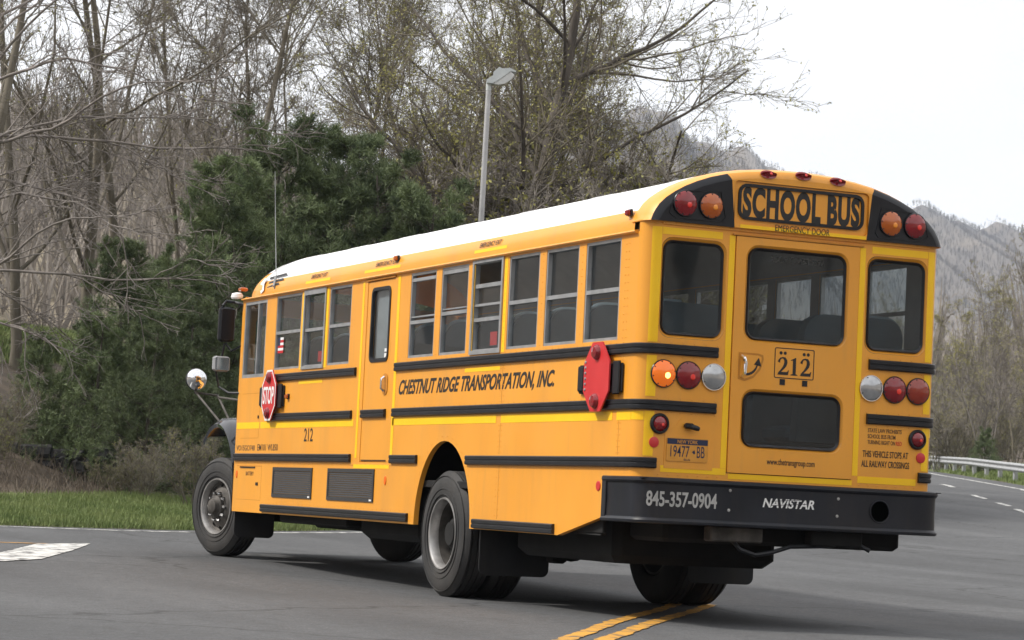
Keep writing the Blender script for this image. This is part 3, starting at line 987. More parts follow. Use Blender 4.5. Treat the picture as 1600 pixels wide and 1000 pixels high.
# ---- yellow reflective tape on the rear
def tape(x0, x1, z0, z1, y=-.0012):
    return MB().box(x0, x1, y-.0008, y+.001, z0, z1).build('reflective_tape', M['tape'], rear)
tape(-.562, -.516, 1.12, 2.786)
tape(.518, .564, 1.12, 2.786)
tape(-1.095, -.618, 2.752, 2.802)
tape(.618, 1.095, 2.752, 2.802)
tape(-1.035, -.516, 1.072, 1.118)
tape(-.495, .520, 1.048, 1.086)
tape(.566, 1.06, 1.070, 1.118)
MB().box(-.50, .54, CY-.0015, CY-.0002, 2.8425, 2.868).build('reflective_tape', M['tape'], cap)
def corner_tape(sx, z0, z1, a0=.35, a1=1.0):
    pts = []
    for i in range(6):
        a = PI/2*(a0+(a1-a0)*i/5)
        pts.append(((sx*(HW-.12+.12*math.cos(a)), .12-.12*math.sin(a)), (sx*math.cos(a), -math.sin(a))))
    MB().sweep(pts, [(.0008, z0), (.0022, z0), (.0022, z1), (.0008, z1)]).build('reflective_tape', M['tape'], bus)
for sx in (-1, 1):
    for z0, z1 in ((1.985, 2.802), (1.60, 1.890), (1.18, 1.495)):
        corner_tape(sx, z0, z1, .62, 1.0)
    corner_tape(sx, 1.43, 1.493, 0.0, .60)
def side_tape(ya, yb, za, zb, x=-HW):
    return MB().box(x-.0018, x-.0006, ya, yb, za, zb).build('reflective_tape', M['tape'], bus)
for a in ((8.74, 9.50), (5.93, 8.70), (2.58, 4.92), (.43, 2.48), (.125, .36)):
    side_tape(a[0], a[1], 1.428, 1.493)
side_tape(5.80, 5.85, 1.14, 2.742)
side_tape(4.885, 4.945, 1.10, 2.742)
side_tape(4.95, 5.87, 1.048, 1.082)
for a in ((6.86, 7.56), (2.55, 3.29)):
    side_tape(a[0], a[1], 1.848, 1.880)
for a, c in ((7.15, .36), (5.38, .46), (2.87, .34)):
    m = MB()
    x0 = -1.2205
    m.add([(x0-.0015, a-c, 2.818), (x0-.0015, a+c, 2.818), (x0+.0025, a+c, 2.845), (x0+.0025, a-c, 2.845)], [(0, 1, 2, 3)])
    m.build('reflective_tape', M['tape'], bus)
for a in (6.765+.052, 7.48+.055, 3.18+.01, 2.515):
    side_tape(a-.028, a+.028, 1.99, 2.745)

# ---- lettering
def text(name, s, mat, parent, width, height, mapf, shear=0.0, bold=0.0, thick=.0015, center=True, mirror=False, space=1.0):
    cu = bpy.data.curves.new('lettering_curve', 'FONT')
    cu.body = s
    cu.extrude = 1.0
    cu.offset = bold
    cu.resolution_u = 4
    cu.space_character = space
    ob = bpy.data.objects.new('lettering_tmp', cu)
    COL.objects.link(ob)
    bpy.context.view_layer.update()
    dg = bpy.context.evaluated_depsgraph_get()
    me = bpy.data.meshes.new_from_object(ob.evaluated_get(dg))
    bpy.data.objects.remove(ob, do_unlink=True)
    bpy.data.curves.remove(cu)
    me.name = name
    n = len(me.vertices)
    co = np.empty(n*3, dtype=np.float32)
    me.vertices.foreach_get('co', co)
    co = co.reshape(-1, 3)
    mn, mxx = co.min(0), co.max(0)
    u = (co[:, 0]-mn[0])/(mxx[0]-mn[0])
    v = (co[:, 1]-mn[1])/(mxx[1]-mn[1])
    w_ = (co[:, 2]-mn[2])/2.0
    uu = u*width+shear*v*height
    if center:
        uu -= width/2
    if mirror:
        uu = -uu
    P = np.array([mapf(float(a), float(b_*height), float(c*thick)) for a, b_, c in zip(uu, v, w_)], dtype=np.float32)
    me.vertices.foreach_set('co', P.ravel())
    me.update()
    me.materials.clear()
    me.materials.append(mat)
    return link(name, me, parent)
def on_rear(cx, z0, y):
    return lambda a, b, t: (cx+a, y-t, z0+b)
def on_left(y_start, z0, x=-HW):
    # text reads towards the rear (decreasing y)
    return lambda a, b, t: (x-.0004-t, y_start-a, z0+b)
text('sign_lettering', 'SCHOOL BUS', M['letter'], hd, .965, .224, on_rear(.004, 2.924, CY+.0155), bold=.046, space=1.10)
text('door_lettering', 'EMERGENCY DOOR', M['letter'], cap, .45, .046, on_rear(.008, 2.8445, -.0375), bold=.0)
text('window_lettering', 'EMERGENCY DOOR', M['letter'], rdoor, .44, .050, on_rear(.0, 2.622, .0165), mirror=True, bold=.01)
text('web_lettering', 'www.thetransgroup.com', M['letter'], rdoor, .392, .058, on_rear(.004, 1.152, YD-.0004), bold=.010)
text('notice_lettering', 'STATE LAW PROHIBITS', M['letter_soft'], rear, .285, .030, on_rear(.782, 1.443, -.0006), bold=.012)
text('notice_lettering', 'SCHOOL BUS FROM', M['letter_soft'], rear, .235, .030, on_rear(.757, 1.400, -.0006), bold=.012)
text('notice_lettering', 'TURNING RIGHT ON', M['letter_soft'], rear, .232, .030, on_rear(.756, 1.357, -.0006), bold=.012)
text('notice_lettering', 'RED', M['red_letter'], rear, .05, .030, on_rear(.905, 1.357, -.0006), bold=.012)
text('notice_lettering', 'THIS VEHICLE STOPS AT', M['letter'], rear, .385, .048, on_rear(.795, 1.262, -.0006), bold=.012)
text('notice_lettering', 'ALL RAILWAY CROSSINGS', M['letter'], rear, .405, .048, on_rear(.797, 1.190, -.0006), bold=.012)
text('side_lettering', 'CHESTNUT RIDGE TRANSPORTATION, INC.', M['letter'], bus, 3.33, .150, on_left(4.83, 1.672), shear=.42, bold=.028, center=False)
text('side_number', '212', M['letter'], bus, .26, .125, on_left(7.31, 1.294), bold=.01, center=False)
text('weight_lettering', 'VO15GO748', M['letter_soft'], bus, .62, .055, on_left(9.47, 1.204), bold=.01, center=False)
text('weight_lettering', 'EM101 WI.850', M['letter_soft'], bus, .66, .066, on_left(8.76, 1.204), bold=.01, center=False)
text('compartment_lettering', 'BATTERY', M['letter_soft'], bus, .26, .04, on_left(9.10, .952), bold=.01, center=False)
for a, wd in ((7.36, .46), (5.56, .58), (3.11, .45)):
    text('exit_lettering', 'EMERGENCY EXIT', M['letter_soft'], bus, wd, .040, (lambda a0: (lambda a_, b_, t: (-1.2195+b_*.32-t, a0-a_, 2.862+b_)))(a), bold=.012, center=False)

# number plate on the door: serif numerals in a thin frame
MB().poly(rrect(-.163, .163, 1.790, 2.010, .014), [rrect(-.157, .157, 1.796, 2.004, .010)], rear_map(YD-.002), .0018).build('number_frame', M['letter'], rdoor)
def serif2(x0, z0, w_, h):
    c = [(.13, .70, .20), (.16, .80, .16), (.26, .92, .10), (.44, .965, .08), (.60, .92, .17), (.69, .80, .25), (.70, .70, .27), (.66, .57, .24), (.54, .42, .18), (.36, .26, .13), (.20, .14, .10), (.10, .07, .09)]
    V, F = [], []
    for i, (a, b_, t) in enumerate(c):
        p, q = c[max(i-1, 0)], c[min(i+1, len(c)-1)]
        dx, dz = q[0]-p[0], q[1]-p[1]
        l = math.hypot(dx, dz)
        nx, nz = -dz/l, dx/l
        V += [(x0+(a+nx*t/2)*w_, YD-.0016, z0+(b_+nz*t/2)*h), (x0+(a-nx*t/2)*w_, YD-.0016, z0+(b_-nz*t/2)*h)]
    F = [(2*i, 2*i+1, 2*i+3, 2*i+2) for i in range(len(c)-1)]
    base = [(.04, 0), (.90, 0), (.97, .27), (.90, .27), (.84, .19), (.76, .17), (.24, .17), (.04, .03)]
    b0 = len(V)
    V += [(x0+a*w_, YD-.0020, z0+b_*h) for a, b_ in base]
    F.append(tuple(range(b0, b0+len(base))))
    return V, F
def serif1(x0, z0, w_, h):
    p = [(.22, 0), (.78, 0), (.78, .05), (.64, .08), (.64, 1.0), (.58, 1.0), (.20, .86), (.22, .82), (.36, .85), (.38, .80), (.38, .08), (.22, .05)]
    return [(x0+a*w_, YD-.0016, z0+b_*h) for a, b_ in p], [tuple(range(len(p)))]
for fn, x in ((serif2, -.140), (serif1, -.050), (serif2, .045)):
    MB().add(*fn(x, 1.815, .100, .128)).build('number_numeral', M['letter'], rdoor)
for cx in (-.112, -.078, .078, .112):
    MB().lathe([(.0001, 0), (.0125, 0.0), (.0125, .002)], (cx, YD, 1.972), (0, -1, 0), 12).build('number_dot', M['letter'], rdoor)
for cx in (-.093, .091):
    MB().box(cx-.021, cx+.021, YD-.004, YD-.0004, 1.742, 1.784).build('door_bumper', M['rubber'], rdoor)

# ---- lamps
def lamp(name, x, z, y, r, lens, core=None, ring=M['rubber'], nscrew=8, parent=bus, dome=.030, lit=False):
    t = MB().lathe([(r*1.0, 0), (r*1.03, .008), (r*1.0, .014), (r*.93, .014)], (x, y, z), (0, -1, 0), 28).build(name, ring, parent, smooth=True)
    pr = [(r*.985, .010)]
    for k in range(8):
        f = 1-(k+.5)/8.5
        pr.append((r*.97*f+.002, .012+dome*(1-f*f)+(.0012 if k % 2 else 0)))
    pr.append((.0001, .012+dome))
    MB().lathe(pr, (x, y, z), (0, -1, 0), 28).build('lens', lens, t, smooth=True)
    if core:
        MB().lathe([(r*.24, .012+dome*.86), (r*.18, .015+dome), (.0001, .017+dome)], (x+r*.18, y, z-r*.12), (0, -1, 0), 14).build('bulb' if lit else 'reflector', core, t, smooth=True)
    for k in range(nscrew):
        a = 2*PI*(k+.3)/nscrew
        MB().lathe([(.005, .012), (.005, .022), (.0001, .023)], (x+r*.88*math.cos(a), y, z+r*.88*math.sin(a)), (0, -1, 0), 6).build('screw', M['rubber'], t)
    return t
LZ = 1.764
lamp('turn_signal', -1.046, LZ, -.002, .098, M['lens_lit'], M['bulb_lit'], lit=True)
tag(bus.children[-1], label='lit amber turn signal at the left rear')
lamp('brake_light', -.847, LZ, -.002, .098, M['lens_red'], M['spot_red'])
lamp('reversing_light', -.647, LZ, -.002, .096, M['lens_clear'], None, ring=M['chrome'], nscrew=4)
lamp('reversing_light', .647, LZ, -.002, .096, M['lens_clear'], None, ring=M['chrome'], nscrew=4)
lamp('brake_light', .847, LZ, -.002, .098, M['lens_red'], M['spot_red'])
lamp('turn_signal', 1.046, LZ, -.002, .098, M['lens_rust'], None)
for sx in (-1, 1):
    lamp('warning_light', sx*.948, 2.978, CY-.002, .093, M['lens_red'], M['spot_red'], nscrew=9)
    lamp('warning_light', sx*.742, 2.978, CY-.002, .093, M['lens_amber'], M['spot_amber'], nscrew=9)
    t = lamp('tail_light', sx*1.058, 1.410, -.002, .056, M['lens_red'], M['spot_red'], nscrew=0)
    MB().lathe([(.056, 0), (.074, 0), (.074, .012), (.066, .022), (.056, .022)], (sx*1.058, -.002, 1.410), (0, -1, 0), 28, close=True).build('lamp_grommet', M['rubber'], t, smooth=True)
    MB().lathe([(.038, 0), (.038, .005), (.034, .007), (.0001, .007)], (sx*1.094, -.001, 1.277), (0, -1, 0), 24).build('reflector', M['red_sign'], bus, smooth=True)
for cx, cz in ((-.286, 3.247), (0, 3.262), (.286, 3.247)):
    m = MB()
    m.lathe([(1.0, 0), (.97, .012), (.8, .026), (.45, .034), (.0001, .036)], (0, 0, 0), (0, -.9, .45), 24)
    v2 = [(x*.066+cx, y+.0+CY*.0, z) for x, y, z in m.v]
    m.v = [(cx+(a[0])*.066, -.030+a[1]*.036*1.0 if abs(a[1]) > .05 else -.030+a[1], cz+(a[2]*.036 if abs(a[2]) > .05 else a[2]*.9)) for a in m.v]
    m.build('marker_light', M['lens_red'], cap, smooth=True)
    mk = cap.children[-1]
    m = MB().lathe([(.012, 0), (.008, .004), (.0001, .005)], (cx+.006, -.063, cz+.004), (0, -.9, .45), 10)
    m.build('reflector', M['spot_red'], mk, smooth=True)
def side_marker(y, z, x, mat, sz=.030, base=M['rubber']):
    t = MB().box(x-.012, x+.006, y-sz*1.35, y+sz*1.35, z-sz, z+sz, .005).build('side_marker_light', base, bus)
    MB().box(x-.036, x-.011, y-sz*1.15, y+sz*1.15, z-sz*.85, z+sz*.8, .008).build('lens', mat, t)
side_marker(.30, 2.915, -1.212, M['lens_red'], .026)
side_marker(5.02, 2.905, -1.208, M['lens_amber'], .026)
side_marker(7.85, 1.735, -HW, M['lens_amber'], .026)
MB().box(1.19, 1.225, .28, .34, 2.895, 2.935, .006).build('side_marker_light', M['lens_red'], bus)
for y, z, mt, a, b_ in ((.612, .956, M['red_sign'], .036, .036), (9.41, .962, M['orange'], .025, .04), (5.02, .945, M['orange'], .025, .04)):
    m = MB()
    m.lathe([(1.0, 0), (1.0, .005), (.9, .007), (.0001, .007)], (0, 0, 0), (-1, 0, 0), 20)
    m.v = [(-HW+p[0], y+p[1]*a, z+p[2]*b_) for p in m.v]
    m.build('side_reflector', mt, bus)
# licence plate with its raised panel and lamp
MB().poly([(-1.01, 1.10), (-.625, 1.10), (-.625, 1.36), (-.74, 1.405), (-.775, 1.46), (-.885, 1.46), (-.925, 1.405), (-1.01, 1.36)], [], rear_map(-.004), .0035).build('plate_panel', M['yellow'], rear)
MB().poly(rrect(-.996, -.668, 1.152, 1.318, .012), [], rear_map(-.010), .004).build('licence_plate', M['plate'], rear)
lp = rear.children[-1]
MB().poly([(-.992, 1.272), (-.672, 1.272), (-.672, 1.312), (-.992, 1.312)], [], rear_map(-.0108), .0006).build('plate_header', M['plate_blue'], lp)
text('plate_lettering', 'NEW YORK', M['plate'], lp, .16, .026, on_rear(-.832, 1.279, -.0110), bold=.012, thick=.0006)
text('plate_lettering', '19477', M['plate_blue'], lp, .150, .080, on_rear(-.890, 1.183, -.0104), bold=.004, thick=.0006)
text('plate_lettering', 'BB', M['plate_blue'], lp, .062, .080, on_rear(-.725, 1.183, -.0104), bold=.004, thick=.0006)
text('plate_lettering', 'BUS', M['plate_blue'], lp, .05, .014, on_rear(-.832, 1.159, -.0104), bold=.01, thick=.0006)
MB().add([(-.795, -.0106, 1.222), (-.775, -.0106, 1.238), (-.768, -.0106, 1.215), (-.778, -.0106, 1.206)], [(0, 1, 2, 3)]).build('plate_state_mark', M['plate_blue'], lp)
m = MB().box(-.870, -.800, -.05, -.004, 1.385, 1.425, .010)
m.tube([(-.835, -.02, 1.405), (-.79, -.06, 1.39), (-.772, -.062, 1.385)], [.020, .020, .015], 10)
m.build('plate_lamp', M['rubber'], rear, smooth=True)

# ---- rear bumper
def bumper_path():
    p = []
    rad = .16
    hx = 1.233
    yb = -.12
    p.append(((-hx, .50), (-1, 0)))
    p.append(((-hx, yb+rad), (-1, 0)))
    for i in range(1, 8):
        a = PI/2*i/8
        p.append(((-(hx-rad+rad*math.cos(a)), yb+rad-rad*math.sin(a)), (-math.cos(a), -math.sin(a))))
    p.append(((-(hx-rad), yb), (0, -1)))
    q = [((-x, y), (-nx, ny)) for (x, y), (nx, ny) in reversed(p)]
    return p+q
BPR = [(-.05, .712), (.004, .708), (.016, .714), (.018, .730), (.010, .742), (0, .750), (-.004, .87), (0, .985), (.010, .994), (.018, 1.006), (.016, 1.024), (.004, 1.032), (-.05, 1.032)]
MB().sweep(bumper_path(), BPR).build('rear_bumper', M['bumper'], bus, smooth=True)
bmp = bus.children[-1]
MB().box(-1.22, 1.22, -.10, .14, 1.0215, 1.0275).build('bumper_shelf', M['bumper'], bmp)
MB().box(-1.244, -1.229, .44, .508, .708, 1.032, .004).build('bumper_end', M['bumper'], bmp)
YB = -.1166
text('bumper_lettering', '845-357-0904', M['grey_letter'], bmp, .555, .108, on_rear(-.913, .828, YB-.0004), bold=.022)
text('bumper_lettering', 'NAVISTAR', M['white'], bmp, .420, .066, on_rear(-.060, .858, YB-.0004), bold=.022, shear=.25)
for k in range(2):
    MB().add([(-.20+k*.0, YB-.0026, .872+k*.03), (.09, YB-.0026, .893+k*.03), (.09, YB-.0026, .897+k*.03), (-.20, YB-.0026, .876+k*.03)], [(0, 1, 2, 3)]).build('logo_cut', M['bumper'], bmp)
m = MB().lathe([(.078, -.002), (.084, .006), (.080, .012), (.072, .010), (.070, -.10)], (.690, YB, .868), (0, -1, 0), 28)
m.build('exhaust_outlet', M['bumper'], bmp, smooth=True)
MB().lathe([(.0725, .0125), (.0001, .0125)], (.690, YB, .868), (0, -1, 0), 28).build('exhaust_bore_shade', M['dark'], bmp)  # flat disc over the outlet, painted as the shade inside the pipe
for cx, cz in ((-.535, .965), (-.54, .825), (.345, .945), (.34, .82)):
    MB().lathe([(.012, 0), (.011, .005), (.0001, .007)], (cx, YB, cz), (0, -1, 0), 10).build('bumper_bolt', M['steel'], bmp, smooth=True)

# ---- stop arms
def octagon(cy, cz, a, b_):
    k = .42
    return [(cy+a, cz+b_*k), (cy+a*k*.9, cz+b_), (cy-a*k*.9, cz+b_), (cy-a, cz+b_*k), (cy-a, cz-b_*k), (cy-a*k*.9, cz-b_), (cy+a*k*.9, cz-b_), (cy+a, cz-b_*k)]
def stop_arm(by, cz, front, wy=.215, hz=.252):
    cy = by-.17
    by -= .13
    base = MB().box(-HW-.022, -HW-.001, by-.37, by+.36, cz-.115, cz+.095, .008)
    base.box(-HW-.040, -HW-.021, by-.36, by-.25, cz-.13, cz+.11, .008)
    base.box(-HW-.040, -HW-.021, by+.25, by+.345, cz-.10, cz+.085, .008)
    t = base.build('stop_arm', M['rubber'], bus)
    xo = -HW-.058
    MB().poly(octagon(cy+.02, cz, wy, hz), [], side_map(xo, 1), .012).build('stop_sign', M['red_sign'], t)
    for sz in (-1, 1):
        m = MB()
        m.lathe([(1, 0), (.95, .012), (.7, .030), (.0001, .038)], (0, 0, 0), (-1, 0, 0), 18)
        m.v = [(xo+p[0], cy+.02+p[1]*.058, cz+sz*hz*.70+p[2]*.058) for p in m.v]
        m.build('stop_lamp', M['lens_red'], t, smooth=True)
    if front:
        o8, i8 = octagon(cy+.02, cz, wy, hz), octagon(cy+.02, cz, wy-.016, hz-.018)
        MB().poly(o8, [i8], side_map(xo-.0012, 1), .001).build('sign_border', M['white'], t)
        text('stop_lettering', 'STOP', M['white'], t, .345, .175, on_left(cy+.195, cz-.088, xo-.0004), bold=.022, center=False)
    else:
        for k in range(6):
            MB().lathe([(.011, 0), (.009, .006), (.0001, .008)], (xo, cy+.205, cz-.09+k*.04), (-1, 0, 0), 8).build('sign_rivet', M['alu'], t)
stop_arm(8.46, 1.752, True)
stop_arm(.765, 1.742, False)

# ---- lower side details
for (ya, yb) in ((7.00, 8.20), (5.30, 6.55)):
    fr = MB().poly(rect(ya, yb, .748, 1.042), [rect(ya+.035, yb-.035, .783, 1.007)], side_map(-HW-.010, 1), .0095).build('vent_grille', M['grille'], bus)
    m = MB()
    for k in range(11):
        z = .787+k*.020
        m.add([(-HW-.007, ya+.03, z), (-HW-.007, yb-.03, z), (-HW-.002, yb-.03, z+.017), (-HW-.002, ya+.03, z+.017)], [(0, 1, 2, 3)])
    m.build('vent_louvres', M['grille'], fr)
    MB().box(-HW-.0125, -HW-.0102, ya+.03, ya+.085, .756, .772).build('vent_sticker', M['white'], fr)
def seam(ya, yb, za, zb):
    MB().box(-HW-.0010, -HW+.002, ya, yb, za, zb).build('panel_seam', M['seam'], bus)
seam(2.488, 2.494, 1.52, 1.89)
seam(2.486, 2.492, 1.18, 1.425)
seam(2.47, 2.476, .67, 1.09)
seam(.318, .324, 1.18, 1.425)
seam(.125, 9.50, 1.068, 1.073) if False else None
seam(.125, 3.10, 1.070, 1.0745)
seam(4.30, 9.50, 1.072, 1.0765)
for (ya, yb, za, zb) in ((8.585, 9.40, .705, .709), (8.585, 9.42, 1.046, 1.052), (8.583, 8.587, .70, 1.05), (8.755, 8.76, 1.335, 1.785), (8.76, 9.36, 1.330, 1.334), (8.76, 9.36, 1.785, 1.789)):
    seam(ya, yb, za, zb)
MB().box(-HW-.006, -HW-.0005, 8.68, 8.75, .855, .885).build('compartment_latch', M['rubber'], bus)
MB().box(-HW-.008, -HW-.0005, 8.80, 9.30, 1.030, 1.042).build('compartment_handle', M['rubber'], bus)
MB().box(-HW-.006, -HW-.0005, 8.77, 8.80, 1.53, 1.56).build('compartment_latch', M['rubber'], bus)
# rivets, too small to pick apart singly
rv = []
def rivet_row(p0, p1, n, nrm):
    for k in range(n):
        t = k/max(1, n-1)
        rv.append((Vector(p0).lerp(Vector(p1), t), Vector(nrm)))
L_ = (-1, 0, 0)
B_ = (0, -1, 0)
for y in (.345+i*.7248 for i in range(1, 6)):
    rivet_row((-HW, y, 2.02), (-HW, y, 2.72), 14, L_)
rivet_row((-HW, .32, 2.02), (-HW, .32, 2.75), 14, L_)
rivet_row((-HW, .27, 2.02), (-HW, .27, 2.75), 14, L_)
for z, ya, yb in ((1.885, .3, 4.85), (1.587, .3, 4.85), (1.082, .2, 3.05), (1.082, 4.3, 9.4), (1.885, 5.95, 8.2), (.69, 4.4, 8.5), (1.985, .3, 4.85), (1.985, 5.95, 8.6)):
    rivet_row((-HW, ya, z), (-HW, yb, z), int((yb-ya)/.11), L_)
for y in (2.52, 2.46, .30, .345):
    rivet_row((-HW, y, 1.2), (-HW, y, 1.41), 6, L_)
    rivet_row((-HW, y, 1.60), (-HW, y, 1.86), 7, L_)
    rivet_row((-HW, y, .70), (-HW, y, 1.05), 8, L_) if y > 1 else None
rivet_row((-1.08, -.012, 2.834), (1.08, -.012, 2.834), 26, B_)
for sx in (-1, 1):
    for z in (1.987, 1.888, 1.590, 1.49):
        rivet_row((sx*1.08, 0, z), (sx*.62, 0, z), 6, B_)
    rivet_row((sx*1.05, 0, 1.055), (sx*.58, 0, 1.055), 7, B_)
for k in range(18):
    a = PI*(k+.5)/18
    rv.append((Vector((-HW, ARCH_Y+(ARCH_A+.04)*math.cos(a), SK+(ARCH_T-SK+.04)*math.sin(a))), Vector(L_)))
m = MB()
for p, n in rv:
    m.lathe([(.0065, -.0005), (.0055, .0025), (.0001, .004)], p, n, 6)
o = m.build('body_rivets', M['yellow'], bus)
tag(o, kind='stuff')

# ---- wheels
def wheel(name, x_out, y, z, width, front=False, steer=0.0, rad=.522, sgn=-1):
    """x_out outer sidewall plane; sgn -1 left side, +1 right side"""
    hub = empty(name, (x_out-sgn*width/2, y, z), steer)
    hub.parent = bus
    w2 = width/2
    ax = (sgn, 0, 0)
    pr = [(.292, w2-.012), (.305, w2-.002), (.345, w2+.004), (.40, w2+.006), (.452, w2+.002), (.488, w2-.012), (.508, w2-.030), (rad, w2-.044)]
    gr = []
    for g0 in (.075, .025, -.025, -.075):
        gr += [(rad, g0+.008), (rad-.014, g0+.006), (rad-.014, g0-.006), (rad, g0-.008)]
    pr = pr+gr+[(a, -b_) for a, b_ in reversed(pr)]
    t = MB().lathe(pr, (0, 0, 0), ax, 64, close=True).build('tyre', M['tyre'], hub, smooth=True)
    for rr in (.325, .372, .478):
        MB().lathe([(rr-.004, w2-.004), (rr-.002, w2+.0105 if rr < .4 else w2+.0015), (rr+.002, w2+.0105 if rr < .4 else w2+.0010), (rr+.004, w2-.006)], (0, 0, 0), ax, 64, close=True).build('sidewall_rib', M['tyre'], t, smooth=True)
    if front:
        rp = [(.300, w2-.004), (.296, w2+.004), (.284, w2+.002), (.272, w2-.02), (.264, w2-.06)]
        MB().lathe([(.266, w2-.055), (.240, w2-.085), (.200, w2-.055), (.165, w2-.030), (.120, w2-.030), (.12, w2-.2), (.266, w2-.2)], (0, 0, 0), ax, 48, close=True).build('wheel_disc', M['hub'], hub, smooth=True)
        rim = MB().lathe(rp+[(.264, w2-.2), (.30, w2-.2)], (0, 0, 0), ax, 48, close=True).build('rim', M['steel'], hub, smooth=True)
        MB().lathe([(.120, w2-.04), (.115, w2+.005), (.09, w2+.02), (.075, w2+.055), (.05, w2+.065), (.0001, w2+.066)], (0, 0, 0), ax, 24).build('hub_cap', M['hub'], hub, smooth=True)
        for k in range(10):
            a = 2*PI*k/10
            MB().lathe([(.0185, w2-.035), (.0185, w2-.008), (.012, w2+.012), (.0001, w2+.014)], (0, .145*math.cos(a), .145*math.sin(a)), ax, 6).build('wheel_nut', M['chrome'], hub)
        for k in range(10):
            a = 2*PI*(k+.5)/10
            MB().lathe([(.024, w2-.068), (.0001, w2-.050)], (0, .221*math.cos(a), .221*math.sin(a)), ax, 10).build('hand_hole', M['dark'], hub)
    else:
        rp = [(.300, w2-.004), (.296, w2+.006), (.286, w2+.004), (.276, w2-.012), (.270, w2-.075)]
        MB().lathe([(.2705, w2-.074), (.262, w2-.165), (.264, w2-.24), (.28, w2-.24), (.28, w2-.074)], (0, 0, 0), ax, 48, close=True).build('rim_barrel', M['hub'], hub, smooth=True)  # dark inner barrel: shade inside the dish put into its colour
        MB().lathe([(.264, w2-.16), (.225, w2-.18), (.13, w2-.17), (.13, w2-.23), (.264, w2-.23)], (0, 0, 0), ax, 48, close=True).build('wheel_disc', M['dark'], hub, smooth=True)  # near black in place of the shade deep in the dish
        rim = MB().lathe(rp+[(.284, w2-.08), (.30, w2-.24)], (0, 0, 0), ax, 48, close=True).build('rim', M['steel'], hub, smooth=True)
        MB().lathe([(.135, w2-.20), (.13, w2-.10), (.10, w2-.075), (.095, w2-.06), (.0001, w2-.055)], (0, 0, 0), ax, 24).build('hub_cap', M['dark'], hub, smooth=True)  # hub painted with the same shade as the disc
        for k in range(10):
            a = 2*PI*k/10
            MB().lathe([(.0185, w2-.17), (.0185, w2-.13), (.0001, w2-.125)], (0, .168*math.cos(a), .168*math.sin(a)), ax, 6).build('wheel_nut', M['hub'], hub)
    return hub
AX_Y = 3.70
wheel('wheel', -1.185, AX_Y, .523, .275)
wheel('wheel', -.875, AX_Y, .523, .275)
wheel('wheel', 1.225, AX_Y-.16, .533, .270, sgn=1)
wheel('wheel', .935, AX_Y-.16, .533, .260, sgn=1)
STEER = R(15)
wheel('wheel', -1.15, 10.38, .615, .285, True, STEER)
wheel('wheel', 1.15, 10.45, .625, .285, True, STEER, sgn=1)
tyre_txt = [c for c in bus.children if c.name.startswith('wheel')]

# ---- underbody
def und(name, *a, c=.02, mat='dark'):
    return MB().box(*a, c).build(name, M[mat], bus)
und('floor', -1.17, 1.17, .10, 9.45, .90, .96, c=.005)
und('chassis_rail', -.48, -.38, .15, 11.6, .60, .86)
und('chassis_rail', .38, .48, .15, 11.6, .60, .86)
und('rear_axle', -.95, .95, AX_Y-.09, AX_Y+.09, .44, .62, c=.05)
m = MB().lathe([(.02, -.22), (.14, -.16), (.20, 0), (.14, .16), (.02, .22)], (0, AX_Y, .53), (0, 1, 0), 20)
m.build('differential', M['dark'], bus, smooth=True)
und('spring_pack', -.60, -.50, AX_Y-.75, AX_Y+.75, .56, .66)
und('spring_pack', .50, .60, AX_Y-.75, AX_Y+.75, .56, .66)
und('shock_bracket', -.72, -.60, 2.45, 2.62, .34, .80)
und('shock_bracket', -.80, -.66, 2.50, 2.58, .40, .46)
und('fuel_tank_sky_block', -1.0, .35, .75, 2.6, .40, .88, c=.06)
und('tail_crossmember', -.9, 1.05, .16, .75, .58, .90, c=.03)
und('fuel_tank_sky_block', -1.05, .9, 4.55, 6.1, .42, .88, c=.06)  # added dark box between the axles, blocks sky light under the floor
und('wheel_well', -.47, -.44, 3.0, 4.33, .62, 1.31, c=.01)
und('wheel_well', .44, .47, 3.0, 4.33, .62, 1.31, c=.01)
und('tow_bracket', -.62, -.20, -.02, .10, .60, .71, c=.01)
und('skirt_backing', -1.17, -1.15, .6, 2.95, .60, .92)
und('inner_skirt', 1.13, 1.16, .4, 9.3, .60, .92)
und('battery_box', -1.10, -.55, 6.3, 8.3, .50, .86)
und('transmission', -.35, .35, 7.5, 9.4, .45, .9)
und('front_axle', -.95, .95, 10.32, 10.50, .48, .62, c=.04)
und('wheel_well', -1.17, -.45, 4.33, 4.36, .60, 1.32, c=.01)
und('wheel_well', -1.17, -.45, 2.97, 3.00, .60, 1.32, c=.01)
und('wheel_well', -1.17, -.45, 3.0, 4.33, 1.30, 1.33, c=.01)
und('wheel_well', 1.17-.72, 1.17, 3.0, 4.33, 1.30, 1.33, c=.01)
und('tow_bracket', .20, .62, -.02, .10, .60, .71, c=.01)
tow = [c for c in bus.children if c.name.startswith('tow_bracket')][0]
tow.data.materials[0] = M['hub']
m = MB().tube([(-.42, .05, .62), (-.36, .03, .55), (-.24, .02, .515), (-.10, .02, .54), (.05, .03, .585), (.35, .04, .60), (.56, .02, .64), (.68, -.02, .58)], .016, 8)
m.build('air_hose', M['rubber'], bus, smooth=True)
def flap(x0, x1, y, z0, z1):
    MB().poly(rrect(x0, x1, z0, z1, .06), [], rear_map(y), .012).build('mud_flap', M['flap'], bus)
flap(-1.19, -.58, 2.86, .215, .62)
flap(.62, 1.23, 2.74, .22, .62)
flap(-1.19, -.76, 9.50, .315, .62)
flap(.76, 1.19, 9.50, .33, .62)

